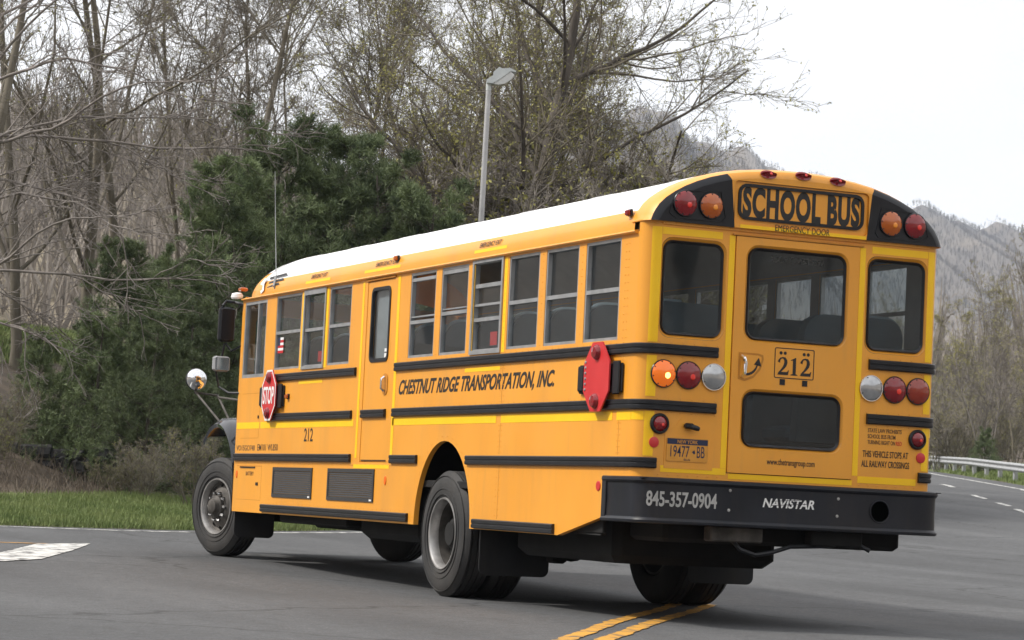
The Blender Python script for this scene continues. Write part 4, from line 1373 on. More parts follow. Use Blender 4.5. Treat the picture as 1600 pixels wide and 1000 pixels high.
# ---- interior seen through the glass
def seat_mesh():
    prof_ = [(-.42, 1.36), (-.42, 1.95)]
    for k in range(7):
        a = PI-PI/2*k/6
        prof_.append((-.27+.15*math.cos(a), 2.16+.15*math.sin(a)))
    for k in range(7):
        a = PI/2-PI/2*k/6
        prof_.append((.27+.15*math.cos(a), 2.16+.15*math.sin(a)))
    prof_ += [(.42, 1.95), (.42, 1.36)]
    b_ = MB()
    b_.poly(prof_, [], lambda a, z, t: (a, t-.05+(z-1)*-.10, z), .10)
    b_.box(-.42, .42, .04, .46, 1.36, 1.48, .03)
    return b_
sm = seat_mesh().build('passenger_seat', M['seat'], bus, smooth=True)
trim = MB()
tp = []
for k in range(9):
    a = PI-PI/2*k/8
    tp.append((-.27+.155*math.cos(a), 2.16+.155*math.sin(a)))
tp = [(-.425, 1.5), (-.425, 2.0)]+tp+[(.0, 2.315)]
trim.tube([(x, -.02-.10*(z-1)+.02, z) for x, z in tp], .020, 6)
tm = trim.build('seat_trim', M['seat_trim'], sm, smooth=True)
first = True
for i in range(11):
    for sx in (-1, 1):
        y = .55+i*.715
        if i == 7 and sx == -1:
            continue
        if i == 10 and sx == 1:
            continue
        if first:
            sm.location = (sx*.72, y, 0)
            first = False
            continue
        s2 = sm.copy()
        COL.objects.link(s2)
        s2.location = (sx*.72, y, 0)
        if sx > 0:
            s2.scale = (-1, 1, 1)
        t2 = tm.copy()
        COL.objects.link(t2)
        t2.parent = s2
b_ = MB()
b_.box(-.85, -.35, 8.35, 8.50, 1.2, 2.2, .04)
b_.box(-.85, -.35, 8.5, 8.95, 1.35, 1.5, .04)
b_.build('driver_seat', M['seat'], bus)
MB().poly([(-1.16, .95), (1.16, .95), (1.16, 1.55), (-1.16, 1.55)], [], rear_map(9.40), .03).build('dashboard', M['dark'], bus)
m = MB().lathe([(.21, -.012), (.222, 0), (.21, .012), (.198, 0)], (-.60, 9.15, 1.62), (0, -.6, .8), 24, close=True)
m.build('steering_wheel', M['rubber'], bus, smooth=True)
for yy, z in ((7.05, 2.06), (2.78, 2.06)):
    MB().box(-HW+.055, -HW+.06, yy, yy+.14, z, z+.10 if yy > 5 else z+.11).build('red_window_card', M['red_card'], bus)
# flag sticker in the front passenger window
fy, fz = 8.33, 2.175
for k in range(6):
    MB().box(-HW+.018, -HW+.0205, fy-.17, fy, fz+k*.026, fz+k*.026+.025).build('flag_stripe', M['white' if k % 2 else 'red_card'], bus)
MB().box(-HW+.0172, -HW+.0178, fy-.07, fy, fz+.076, fz+.155).build('flag_canton', M['plate_blue'], bus)
# front wall: windscreen frame, glass and cowl
wf = MB().poly([(-1.20, .62), (1.20, .62), (1.20, 2.80), (-1.20, 2.80)], [rrect(-1.08, -.04, 1.62, 2.62, .08), rrect(.04, 1.08, 1.62, 2.62, .08)], lambda a, z, t: (a, 9.48+t-.0, z), .04).build('front_panel', M['yellow'], bus)
MB().box(-1.08, 1.08, 9.49, 9.495, 1.62, 2.62).build('windscreen', M['glass_clear'], wf)

# ---- hood, fenders, grille, front bumper
def hood_ring(y, hw, z0, z1):
    n = 10
    out = [(-hw, y, z0)]
    for k in range(n+1):
        a = PI-PI*k/n
        cx = math.cos(a)
        sz = math.sin(a)
        out.append((hw*math.copysign(abs(cx)**.5, cx), y, z1-.22+.22*abs(sz)**.6))
    out.append((hw, y, z0))
    return out
rings = [hood_ring(9.52, .655, .75, 1.66), hood_ring(10.2, .655, .75, 1.58), hood_ring(11.0, .65, .75, 1.46), hood_ring(11.55, .62, .75, 1.36), hood_ring(11.72, .58, .80, 1.24)]
V = [p for r in rings for p in r]
k = len(rings[0])
F = [(a*k+j, a*k+j+1, (a+1)*k+j+1, (a+1)*k+j) for a in range(4) for j in range(k-1)]
F.append(tuple(range(4*k, 5*k)))
MB().add(V, F).build('hood', M['yellow'], bus, smooth=True)
MB().box(-.45, .45, 11.70, 11.76, .80, 1.18, .02).build('radiator_grille', M['rubber'], bus)
MB().box(-.80, .80, 11.62, 11.80, .50, .74, .03).build('front_bumper', M['bumper'], bus)
for sx in (-1, 1):
    V, F = [], []
    n = 14
    for k in range(n+1):
        a = R(-18+150*k/n)
        ca, sa = math.cos(a), math.sin(a)
        yy, zz = 10.22-.70*ca*1.0, .74+.74*sa
        if k == 0:
            yy, zz = 9.53, .66
        V += [(sx*1.21, yy, zz-.03), (sx*1.225, yy, zz+.01), (sx*1.16, yy, zz+.05+.02*sa), (sx*.62, yy, zz+.06+.06*sa), (sx*.62, yy, zz-.03)]
    for k in range(n):
        for j in range(4):
            F.append((k*5+j, k*5+j+1, (k+1)*5+j+1, (k+1)*5+j))
    MB().add(V, F).build('front_fender', M['fender'], bus, smooth=True)
    MB().box(*sorted((sx*.66, sx*.69)), 9.56, 11.0, .62, 1.44, .01).build('fender_liner', M['dark'], bus)
    MB().box(*sorted((sx*.69, sx*1.17)), 9.535, 9.56, .62, 1.40, .004).build('fender_liner', M['dark'], bus)
# ---- mirrors, lamps and aerial at the front
m = MB()
m.lathe([(.116, 0), (.118, .02), (.105, .055), (.07, .085), (.0001, .098)], (-1.20, 11.18, 1.985), (.15, -1, .02), 28)
m.build('crossview_mirror', M['chrome'], bus, smooth=True)
cm = bus.children[-1]
MB().lathe([(.119, .012), (.122, 0), (.112, -.03), (.06, -.05), (.0001, -.055)], (-1.20, 11.18, 1.985), (.15, -1, .02), 28).build('mirror_back', M['rubber'], cm, smooth=True)
m = MB()
m.tube([(-1.20, 11.20, 1.88), (-1.20, 11.15, 1.84), (-1.10, 10.55, 1.53)], .012, 8)
m.tube([(-1.20, 11.20, 1.84), (-.98, 11.05, 1.82), (-.98, 10.6, 1.56)], .012, 8)
m.tube([(-.98, 11.05, 1.80), (-1.02, 9.6, 1.72)], .012, 8)
m.build('mirror_arm', M['hub'], cm, smooth=True)
m = MB()
m.box(-1.42, -1.245, 9.66, 9.75, 2.33, 2.70, .03)
m.build('side_mirror', M['rubber'], bus)
smr = bus.children[-1]
MB().box(-1.40, -1.265, 9.652, 9.659, 2.355, 2.675).build('mirror_glass', M['black'], smr)
m = MB()
m.tube([(-1.20, 9.55, 2.72), (-1.25, 9.68, 2.75), (-1.34, 9.72, 2.76), (-1.38, 9.71, 2.71)], .016, 8)
m.tube([(-1.20, 9.55, 2.30), (-1.27, 9.68, 2.24), (-1.33, 9.71, 2.32)], .012, 8)
m.tube([(-1.34, 9.71, 2.32), (-1.36, 9.72, 2.16)], .012, 8)
m.build('mirror_bracket', M['rubber'], smr, smooth=True)
MB().box(-1.46, -1.28, 9.66, 9.73, 2.02, 2.18, .02).build('convex_mirror', M['galv'], smr)
MB().box(-1.445, -1.295, 9.650, 9.659, 2.035, 2.165).build('convex_mirror_glass', M['chrome'], smr)
m = MB()
m.tube([(-1.42, 9.70, 2.02), (-1.38, 9.70, 1.86), (-1.30, 9.60, 1.80), (-1.215, 9.50, 1.80)], .012, 8)
m.build('mirror_bracket', M['rubber'], smr, smooth=True)
MB().box(-1.26, -1.18, 9.50, 9.60, 2.86, 2.90, .01).build('clearance_light', M['lens_amber'], bus)
MB().lathe([(.06, 0), (.065, .02), (.05, .05), (.0001, .06)], (-1.27, 9.58, 2.79), (-.2, -.2, 1), 18).build('fog_lamp', M['white'], bus, smooth=True)
m = MB()
m.tube([(-1.19, 8.48, 2.80), (-1.23, 8.48, 2.86), (-1.21, 8.50, 2.95)], .014, 6)
m.tube([(-1.205, 8.50, 2.95), (-1.235, 8.53, 3.50), (-1.255, 8.57, 4.02)], [.0055, .004, .0025], 5)
m.build('radio_aerial', M['alu'], bus)

# ================================================================== guard rail, street lamp, stone wall
gr_pts = [(70, 16.2), (80, 16.35), (90, 17.0), (100, 17.7), (112, 18.7), (130, 20.6), (150, 23.0)]
gp = resample(gr_pts, 1.0)
grail = empty('guard_rail', at(gp[0, 0], gp[0, 1]))
tag(grail, 'galvanised steel guard rail along the far right edge of the road', 'guard rail')
def rel(p, root):
    return tuple(a-b for a, b in zip(p, root.location))
step = 2.0
pp = resample(gr_pts, step)
sec = [(.00, .38), (.03, .41), (.045, .445), (.03, .48), (0, .51), (0, .54), (.03, .57), (.045, .605), (.03, .64), (0, .67)]
for k in range(0, len(pp)-2, 2):
    m = MB()
    V, F = [], []
    for q in (pp[k], (pp[k]+pp[k+1])/2, pp[k+1], (pp[k+1]+pp[k+2])/2, pp[k+2]):
        for (o_, z) in sec:
            V.append(rel(at(q[0], q[1]-o_, z), grail))
    ns = len(sec)
    for a in range(4):
        for j in range(ns-1):
            F.append((a*ns+j, a*ns+j+1, (a+1)*ns+j+1, (a+1)*ns+j))
    m.add(V, F).build('rail_beam', M['galv'], grail, smooth=True)
for k in range(0, len(pp), 2):
    b0 = rel(at(pp[k, 0], pp[k, 1]+.10, -.2), grail)
    m = MB().box(b0[0]-.07, b0[0]+.07, b0[1]-.05, b0[1]+.05, b0[2], b0[2]+.86, .008)
    m.build('rail_post', M['galv'], grail)

LD, LS = 52.0, -.74
lampost = empty('street_lamp', at(LD, LS))
tag(lampost, 'tall pale metal street lamp among the trees behind the bus', 'street lamp')
zt = 9.05-lampost.location.z
m = MB().tube([(0, 0, -.3), (.02, 0, zt*.5), (.05, 0, zt)], [.070, .060, .052], 12)
m.build('pole', M['pole'], lampost, smooth=True)
MB().tube([(.05, 0, zt-.02), (.05, 0, zt+.16)], .056, 12).build('pole_collar', M['lamp_head'], lampost, smooth=True)
r3 = Vector((RGT[0], RGT[1], 0))
u3 = Vector((0, 0, 1))
f3 = Vector((FWD[0], FWD[1], 0))
o3 = Vector((.05, 0, zt+.12))
def hp(a, c, t):
    return tuple(o3+r3*a*.88+u3*c*.88+f3*(t-.14)*.9)
HOUS = [(-.058, .071), (.09, .178), (.09, .25), (.223, .379), (.294, .343), (.463, .365), (.606, .303), (.606, .272), (.49, .290), (.196, .060), (.08, -.009), (-.053, 0)]
MB().poly(HOUS, [], hp, .28).build('lamp_housing', M['lamp_head'], lampost)
MB().poly([(.085, -.012), (.196, .055), (.49, .285), (.575, .215), (.50, .10), (.365, 0), (.214, -.030)], [], lambda a, c, t: hp(a, c, t+.02), .24).build('lamp_refractor', M['lamp_glass'], lampost)

# low wall of rough blocks, the pines' shade put into their colour
rng = random.Random(5)
wall = empty('stone_wall', at(43.8, -7.6))
tag(wall, 'low shaded wall of rough stone blocks at the foot of the bank', 'stone wall')
for row in range(2):
    x = -8.75+rng.uniform(0, .2)+row*.15
    while x < -6.35-row*.35:
        w_ = rng.uniform(.20, .62)
        h_ = rng.uniform(.15, .26)
        if rng.random() < .8:
            c0 = at(43.9+row*.06, x+w_/2)
            m = MB().box(-w_/2, w_/2-.02, -.16, .16, 0, h_, .035)
            m.v = [(a+rng.uniform(-.04, .04), b+rng.uniform(-.03, .03), c+rng.uniform(-.03, .03)) for a, b, c in m.v]
            o = m.build('stone', M['stone'], wall, rz=-YAW+rng.uniform(-.2, .2))
            o.location = (c0[0]-wall.location.x, c0[1]-wall.location.y, row*.20-.06+rng.uniform(-.04, .04))
            o.rotation_euler.y = rng.uniform(-.12, .12)
        x += w_+rng.uniform(0, .05)

# ================================================================== vegetation generators (vectorised)
def norm(v):
    return v/np.maximum(np.linalg.norm(v, axis=-1, keepdims=True), 1e-9)
def paths(rng, start, dirs, L, seg, wig, up, droop=0.0):
    N = len(start)
    P = np.empty((N, seg+1, 3))
    P[:, 0] = start
    d = norm(dirs)
    st = (L/seg)[:, None]
    for k in range(seg):
        P[:, k+1] = P[:, k]+d*st
        d = d+rng.normal(0, wig, (N, 3))
        d[:, 2] += up-droop*(k+1)/seg
        d = norm(d)
    return P
def grow(rng, P, Rr, n, t0, t1, lf, ang, seg, wig, up, rf, rmin, taper=.3, lpow=.7, asp=.22, droop=0.0, lmin=.05):
    N, S1, _ = P.shape
    L = np.linalg.norm(np.diff(P, axis=1), axis=2).sum(1)
    idx = np.repeat(np.arange(N), n)
    m = len(idx)
    t = rng.uniform(t0, t1, m)
    f = t*(S1-1)
    i = np.minimum(f.astype(int), S1-2)
    w_ = (f-i)[:, None]
    pos = P[idx, i]*(1-w_)+P[idx, i+1]*w_
    r = Rr[idx, i]*(1-w_[:, 0])+Rr[idx, i+1]*w_[:, 0]
    tan = norm(P[idx, i+1]-P[idx, i])
    perp = norm(np.cross(tan, rng.normal(0, 1, (m, 3))))
    a = (ang+rng.normal(0, asp, m))[:, None]
    d = tan*np.cos(a)+perp*np.sin(a)
    d[:, 2] += up*2
    Lc = np.maximum(L[idx]*lf*(1.15-lpow*t)*rng.uniform(.55, 1.25, m), lmin)
    Pc = paths(rng, pos, d, Lc, seg, wig, up, droop)
    r0 = np.maximum(r*rf*rng.uniform(.7, 1.1, m), rmin)
    Rc = r0[:, None]*(1-(1-taper)*np.linspace(0, 1, seg+1)[None])
    Rc = np.maximum(Rc, rmin*.6)
    return Pc, Rc
def tubes(P, Rr, k):
    N, S1, _ = P.shape
    t = norm(P[:, -1]-P[:, 0])
    ref = np.where(np.abs(t[:, 2:3]) < .85, np.array([[0, 0, 1.]]), np.array([[1., 0, 0]]))
    a = norm(np.cross(t, ref))
    b = np.cross(t, a)
    an = np.arange(k)*2*PI/k
    ring = a[:, None, None]*np.cos(an)[None, None, :, None]+b[:, None, None]*np.sin(an)[None, None, :, None]
    V = P[:, :, None]+ring*Rr[:, :, None, None]
    base = (np.arange(N)*S1*k)[:, None, None]+(np.arange(S1-1)*k)[None, :, None]
    j = np.arange(k)[None, None]
    j2 = (j+1) % k
    F = np.stack([base+j, base+j2, base+k+j2, base+k+j], -1).reshape(-1, 4)
    return V.reshape(-1, 3), F
def merge(parts):
    V, F = [], []
    n = 0
    for v, f in parts:
        V.append(v)
        F.append(f+n)
        n += len(v)
    return np.concatenate(V), np.concatenate(F)
def leaf_quads(rng, pos, size, n_each=1, spread=.05):
    p = np.repeat(pos, n_each, axis=0)
    m = len(p)
    p = p+rng.normal(0, spread, (m, 3))
    a = norm(rng.normal(0, 1, (m, 3)))
    b = norm(np.cross(a, rng.normal(0, 1, (m, 3))))
    s = size*rng.uniform(.5, 1.3, (m, 1))
    V = np.stack([p-a*s, p+b*s*.45, p+a*s, p-b*s*.45], 1).reshape(-1, 3)
    F = np.arange(4*m).reshape(-1, 4)
    return V, F

def bare_tree(seed, H=13.0, r=.16, limbs=14, n2=9, n3=9, n4=7, lean=(0, 0), bark='bark', twig='twig', buds=0, bud='bud_dull', limb_len=.50, limb_ang=.85,
              t0=.16, up=.05, stems=1, wig=.10, twr=.0065, spread=0.0, bud_size=.035):
    rng = np.random.default_rng(seed)
    st = np.zeros((stems, 3))
    st[:, :2] = rng.normal(0, .12, (stems, 2)) if stems > 1 else 0
    st[:, 2] = -.4
    az = rng.uniform(0, 2*PI)+np.arange(stems)*2*PI/max(stems, 1)
    dr = np.column_stack([np.cos(az)*spread+lean[0], np.sin(az)*spread+lean[1], np.ones(stems)])
    P0 = paths(rng, st, dr, H*rng.uniform(.8, 1.0, stems) if stems > 1 else np.array([H]), 14, .055, .012)
    R0 = r*np.linspace(1, .14, 15)[None]*rng.uniform(.7, 1, (stems, 1))
    R0[:, 0] *= 1.35
    P1, R1 = grow(rng, P0, R0, limbs, t0, .97, limb_len, limb_ang, 9, wig, up, .55, .022, lpow=.75)
    P2, R2 = grow(rng, P1, R1, n2, .12, 1, .48, .75, 6, .13, .035, .55, .011, lpow=.5)
    P3, R3 = grow(rng, P2, R2, n3, .08, 1, .50, .72, 4, .14, .03, .6, .0075, lpow=.4)
    P4, R4 = grow(rng, P3, R3, n4, .1, 1, .55, .65, 3, .15, .03, .7, twr, lpow=.3, lmin=.12)
    tr = merge([tubes(P0, R0, 10), tubes(P1, R1, 6)])
    cr = merge([tubes(P2, R2, 4), tubes(P3, R3, 3), tubes(P4, R4, 3)])
    out = [('trunk', np_mesh('trunk', tr[0], tr[1], M[bark], True)), ('crown', np_mesh('crown', cr[0], cr[1], M[twig], False))]
    if buds:
        pos = np.concatenate([P4[:, -1], P4[:, 2], P3[:, -1]])
        pos = pos[rng.random(len(pos)) < buds]
        v, f = leaf_quads(rng, pos, bud_size, 2, .035)
        out.append(('spring_leaves', np_mesh('spring_leaves', v, f, M[bud])))
    return out

def pine_tree(seed, H=9.0, rad=3.0, nb=84, n2=11, n3=6, tufts=5, needles=6):
    rng = np.random.default_rng(seed)
    P0 = paths(rng, np.array([[0, 0, -.4]]), np.array([[rng.normal(0, .03), rng.normal(0, .03), 1.]]), np.array([H]), 12, .02, .01)
    R0 = (.15*np.linspace(1, .1, 13))[None]
    t = np.sort(rng.uniform(.04, .97, nb))
    f = t*12
    i = np.minimum(f.astype(int), 11)
    w_ = (f-i)[:, None]
    pos = P0[0, i]*(1-w_)+P0[0, i+1]*w_
    az = np.arange(nb)*2.39996+rng.normal(0, .35, nb)
    el = .05+.45*t+rng.normal(0, .12, nb)
    d = np.column_stack([np.cos(az)*np.cos(el), np.sin(az)*np.cos(el), np.sin(el)])
    L = rad*(1.0-.78*t**1.4)*rng.uniform(.65, 1.15, nb)
    P1 = paths(rng, pos, d, L, 7, .07, .05, .03)
    R1 = np.maximum(.045*(1.1-t), .014)[:, None]*np.linspace(1, .25, 8)[None]
    P2, R2 = grow(rng, P1, R1, n2, .22, 1, .44, .70, 4, .10, .05, .6, .008, lpow=.45, lmin=.25)
    P3, R3 = grow(rng, P2, R2, n3, .15, 1, .50, .70, 3, .10, .06, .7, .005, lpow=.3, lmin=.14)
    wood = merge([tubes(P1, R1, 5), tubes(P2, R2, 3)])
    tr = tubes(P0, R0, 9)
    # needle tufts along the sprays
    PP = np.concatenate([P3.reshape(-1, 3), P2[:, 2:].reshape(-1, 3)])
    TT = np.concatenate([np.repeat(norm(P3[:, -1]-P3[:, 0]), P3.shape[1], axis=0), np.repeat(norm(P2[:, -1]-P2[:, 0]), P2.shape[1]-2, axis=0)])
    sel = rng.random(len(PP)) < .8
    PP, TT = PP[sel], TT[sel]
    p = np.repeat(PP, needles, axis=0)+rng.normal(0, .02, (len(PP)*needles, 3))
    tt = np.repeat(TT, needles, axis=0)
    m = len(p)
    nd = norm(tt*.75+norm(rng.normal(0, 1, (m, 3)))*.85+np.array([[0, 0, .12]]))
    ln = rng.uniform(.10, .19, (m, 1))
    sd = norm(np.cross(nd, rng.normal(0, 1, (m, 3))))*rng.uniform(.006, .011, (m, 1))
    V = np.stack([p-sd, p+sd, p+nd*ln], 1).reshape(-1, 3)
    F = np.arange(3*m).reshape(-1, 3)
    return [('trunk', np_mesh('trunk', tr[0], tr[1], M['bark_dark'], True)), ('branches', np_mesh('branches', wood[0], wood[1], M['bark_dark'])), ('crown', np_mesh('crown', V, F, M['needle']))]

def plant(name, parts, d, s, rz, sc, label, cat, group=None, sink=0.0):
    root = empty(name, at(d, s, -sink), rz)
    root.scale = (sc, sc, sc)
    for nm, me in parts:
        o = bpy.data.objects.new(nm, me)
        COL.objects.link(o)
        o.parent = root
    tag(root, label, cat, group)
    return root
def PX(px, d):
    """lateral offset of image column px at distance d"""
    return (px-800.0)/4082.56*d

T = {}
T['a'] = bare_tree(11, 13, .15, limbs=11, n2=7, n3=7, n4=5, buds=.16)
T['b'] = bare_tree(12, 14, .14, limbs=11, n2=7, n3=7, n4=5, buds=.22, bud='bud_dull', lean=(.12, .05), limb_ang=.7, up=.07)
T['c'] = bare_tree(13, 11, .10, limbs=9, stems=3, spread=.22, n2=7, n3=8, n4=6, limb_ang=.6, up=.08, t0=.25)
T['d'] = bare_tree(14, 13, .12, limbs=12, n2=7, n3=7, n4=5, buds=.5, bark='bark', limb_ang=.6, up=.08, twig='twig_warm')
T['e'] = bare_tree(15, 12, .11, limbs=12, buds=.25, limb_ang=.65, up=.08, n2=7, n3=7, n4=4)
T['big'] = bare_tree(23, 16, .30, limbs=22, n2=9, n3=8, n4=6, limb_len=.43, limb_ang=.95, t0=.20, up=.05, buds=.6, bud='bud_dull', bark='bark_dark', twig='bark', twr=.0065)
# slender trees seen beyond the guard rail
for k, (sd_, H_, bud_) in enumerate(((31, 12, .0), (32, 13, .25), (33, 11, .4), (34, 14, .12))):
    T['w%d' % k] = bare_tree(sd_, H_, .11, limbs=12, n2=7, n3=6, n4=3, limb_ang=.55, limb_len=.38, up=.09, t0=.2, twr=.011, buds=bud_, bud='bud_dull', bark='bark', twig='twig_warm', bud_size=.06)
# thicket bushes: many thin stems
T['bush0'] = bare_tree(41, 4.6, .035, limbs=9, stems=7, spread=.42, n2=6, n3=5, n4=3, limb_len=.45, limb_ang=.6, t0=.15, up=.06, twig='twig_warm', bark='bark', wig=.12, twr=.006, buds=.12, bud='bud_dull')
T['bush1'] = bare_tree(42, 3.6, .03, limbs=8, stems=7, spread=.6, n2=6, n3=5, n4=3, limb_len=.5, limb_ang=.6, t0=.1, up=.04, twig='twig', bark='bark', wig=.14, buds=.25, bud='bud', twr=.0065)
T['pine0'] = pine_tree(51)
T['pine1'] = pine_tree(52, H=7.5, rad=3.0, nb=76)

# ---- left cluster of bare trees on the bank
left = [
    # px, d, kind, rz, scale, label
    (-70, 46, 'b', 0.6, .95, 'leaning grey bare tree cut off by the left edge of the frame'),
    (28, 53, 'a', 1.9, .95, 'bare tree with thin dark trunk nearest the left frame edge'),
    (130, 55, 'a', 4.0, 1.05, 'thick upright bare tree standing behind the stone wall'),
    (215, 57, 'b', 3.3, 1.0, 'bare tree leaning right above the grassy bank on the left'),
    (330, 63, 'b', 0.3, 1.05, 'slim bare tree rising behind the left end of the pines'),
    (375, 68, 'e', 2.0, 1.05, 'slim budding tree rising behind the front of the bus'),
    (300, 66, 'c', 1.3, 1.1, 'clump of thin bare stems left of the pines, above the grassy bank'),
]
for px, d, kd_, rz, sc, lb in left:
    plant('bare_tree', T[kd_], d, PX(px, d), rz, sc, lb, 'tree', 'bare trees on the left bank')
# ---- budding trees behind the pines
mid_ = [
    (455, 74, 'e', 2.6, 1.0, 'budding tree rising above the left half of the pines'),
    (540, 70, 'd', 0.4, 1.0, 'budding tree above the pines over the middle of the bus roof'),
    (600, 76, 'e', 4.4, 1.05, 'slim tree with faint buds left of the lamp among three alike'),
    (645, 68, 'd', 2.2, 1.0, 'olive budding tree second to the left of the street lamp'),
    (700, 72, 'd', 5.0, 1.1, 'olive budding tree close to the left of the street lamp'),
]
for px, d, kd_, rz, sc, lb in mid_:
    plant('budding_tree', T[kd_], d, PX(px, d), rz, sc, lb, 'tree', 'budding trees behind the pines')
plant('spreading_tree', T['big'], 57, PX(800, 57), 1.2, 1.0, 'big dark spreading tree with olive buds right of the street lamp', 'tree')
plant('spreading_tree', T['big'], 66, PX(905, 66), 3.7, .92, 'dark spreading tree behind, right of the biggest trunk', 'tree')
plant('budding_tree', T['d'], 62, PX(960, 62), 3.0, .85, 'budding tree leaning out at the right end of the thicket', 'tree')

# ---- pines
pines = [
    (352, 49.5, 'pine0', 0.0, .72, 'dark green pine behind the front of the bus'),
    (430, 52, 'pine1', 1.0, 1.02, 'dark green pine behind the driver window'),
    (505, 53, 'pine0', 2.0, .84, 'tallest green pine standing behind the front half of the roof'),
    (585, 52, 'pine1', 3.1, .93, 'green pine between the tallest pine and the street lamp'),
    (660, 51, 'pine1', 4.3, .87, 'bushy pine just left of the street lamp pole'),
    (740, 50.2, 'pine1', 5.1, .74, 'low pine whose branches cross the street lamp pole'),
    (268, 48.0, 'pine1', 2.2, .60, 'shaded pine left of the side mirror above the verge'),
    (200, 46.5, 'pine0', 5.6, .50, 'small shaded pine above the stone wall'),
    (145, 47.5, 'pine1', .7, .34, 'small shaded pine at the far left of the bank'),
    (300, 45.8, 'pine1', 3.7, .50, 'low pine just left of the round front mirror'),
    (235, 44.0, 'pine0', 1.7, .38, 'low pine hanging over the right end of the stone wall'),
    (155, 44.7, 'pine1', 4.9, .42, 'low pine behind the middle of the stone wall'),
    (60, 45.0, 'pine0', 2.9, .26, 'low pine behind the left end of the stone wall'),
]
for px, d, kd_, rz, sc, lb in pines:
    plant('pine_tree', T[kd_], d, PX(px, d), rz, sc, lb, 'pine', 'pines behind the bus', sink=.3)

# ---- thicket right of the lamp
rng = random.Random(9)
for k in range(26):
    d = rng.uniform(56, 67)
    px = rng.uniform(760, 1120)
    h = 1.0 if px < 1000 else .8
    plant('thicket_bush', T['bush0' if rng.random() < .6 else 'bush1'], d, PX(px, d), rng.uniform(0, 6.28), h*rng.uniform(1.15, 1.75),
          'leafless bush in the dense grey brown thicket right of the street lamp', 'bush', 'bushes of the roadside thicket')
for k in range(10):
    d = rng.uniform(55, 61)
    px = rng.uniform(840, 1030)
    plant('thicket_bush', T['bush0'], d, PX(px, d), rng.uniform(0, 6.28), rng.uniform(1.6, 2.1) if px < 1000 else rng.uniform(1.2, 1.5),
          'leafless bush in the dense grey brown thicket right of the street lamp', 'bush', 'bushes of the roadside thicket')
for k in range(10):
    d = rng.uniform(58, 66)
    px = rng.uniform(560, 800)
    plant('thicket_bush', T['bush0' if k % 2 else 'bush1'], d, PX(px, d), rng.uniform(0, 6.28), rng.uniform(1.4, 1.9),
          'tall leafless bush between the pines and the street lamp', 'bush', 'bushes behind the lamp')
for k in range(8):
    d = rng.uniform(41.0, 45.0)
    px = rng.uniform(-60, 330)
    plant('thicket_bush', T['bush1' if k % 2 else 'bush0'], d, PX(px, d), rng.uniform(0, 6.28), rng.uniform(.14, .30),
          'small leafless bush at the foot of the left bank', 'bush', 'bushes under the left trees')

# ---- long pale branches reaching in from the left, on a leaning tree by the verge
def reaching_tree():
    rng = np.random.default_rng(77)
    P0 = paths(rng, np.array([[0, 0, -.3]]), np.array([[.10, 0, 1.]]), np.array([9.0]), 12, .03, .01)
    R0 = (.13*np.linspace(1, .25, 13))[None]
    LB = np.array([(3.9, .10, .1, 3.6), (4.4, .10, -.35, 5.2), (4.75, .06, .30, 5.8), (5.4, .30, -.1, 4.6), (6.2, .50, .45, 5.6), (6.9, .50, -.3, 5.6), (7.5, .75, .1, 4.8), (5.0, .2, 2.6, 3.5), (6.5, .4, -2.4, 3.5)])
    zs = LB[:, 0]
    st = np.column_stack([np.interp(zs, P0[0, :, 2], P0[0, :, 0]), np.interp(zs, P0[0, :, 2], P0[0, :, 1]), zs])
    el, az = LB[:, 1], LB[:, 2]
    d = np.column_stack([np.cos(az)*np.cos(el), np.sin(az)*np.cos(el), np.sin(el)])
    P1 = paths(rng, st, d, LB[:, 3], 14, .13, -.012, .035)
    R1 = np.full((len(zs), 1), .036)*np.linspace(1, .25, 15)[None]
    P2, R2 = grow(rng, P1, R1, 7, .2, 1, .42, .6, 8, .16, -.015, .6, .012, lpow=.5)
    P3, R3 = grow(rng, P2, R2, 6, .15, 1, .45, .65, 5, .15, .02, .65, .009, lpow=.4)
    P4, R4 = grow(rng, P3, R3, 4, .2, 1, .5, .6, 3, .15, .03, .7, .0065, lpow=.3)
    tr = tubes(P0, R0, 9)
    cr = merge([tubes(P1, R1, 6), tubes(P2, R2, 4), tubes(P3, R3, 3), tubes(P4, R4, 3)])
    return [('trunk', np_mesh('trunk', tr[0], tr[1], M['bark_pale'], True)), ('crown', np_mesh('crown', cr[0], cr[1], M['bark_pale']))]
T['reach'] = reaching_tree()
plant('reaching_tree', T['reach'], 42.8, PX(-150, 42.8), -YAW, 1.0, 'pale grey tree whose long bare branches reach in from the left', 'tree')
plant('reaching_tree', T['reach'], 41.6, PX(-190, 41.6), -YAW-.22, .95, 'pale grey tree whose drooping bare branches hang lowest over the left verge', 'tree', sink=1.7)

# ---- wood beyond the guard rail
rng = random.Random(4)
wl = [(1480, 116), (1502, 126), (1525, 122), (1548, 134), (1570, 120), (1592, 112), (1615, 118), (1640, 106), (1660, 124), (1490, 145), (1515, 152), (1540, 148), (1563, 156), (1585, 142), (1608, 150), (1632, 140), (1440, 150), (1415, 160), (1460, 138), (1390, 170)]
for k, (px, d) in enumerate(wl):
    plant('wood_tree', T['w%d' % (k % 4)], d, PX(px, d), rng.uniform(0, 6.28), rng.uniform(.58, .78)*(d/140)**.5,
          'slender grey brown tree in the wood beyond the guard rail', 'tree', 'trees beyond the guard rail')
for k in range(16):
    d = rng.uniform(112, 150)
    px = rng.uniform(1440, 1650)
    plant('wood_bush', T['bush0'], d, PX(px, d), rng.uniform(0, 6.28), rng.uniform(.5, .9), 'low leafless bush at the foot of the wood beyond the guard rail', 'bush', 'bushes beyond the guard rail')
pale = bare_tree(36, 7.5, .07, limbs=8, stems=4, spread=.16, n2=5, n3=4, n4=3, limb_len=.42, limb_ang=.5, up=.08, t0=.2, bark='bark_pale', twig='bark_pale', twr=.011)
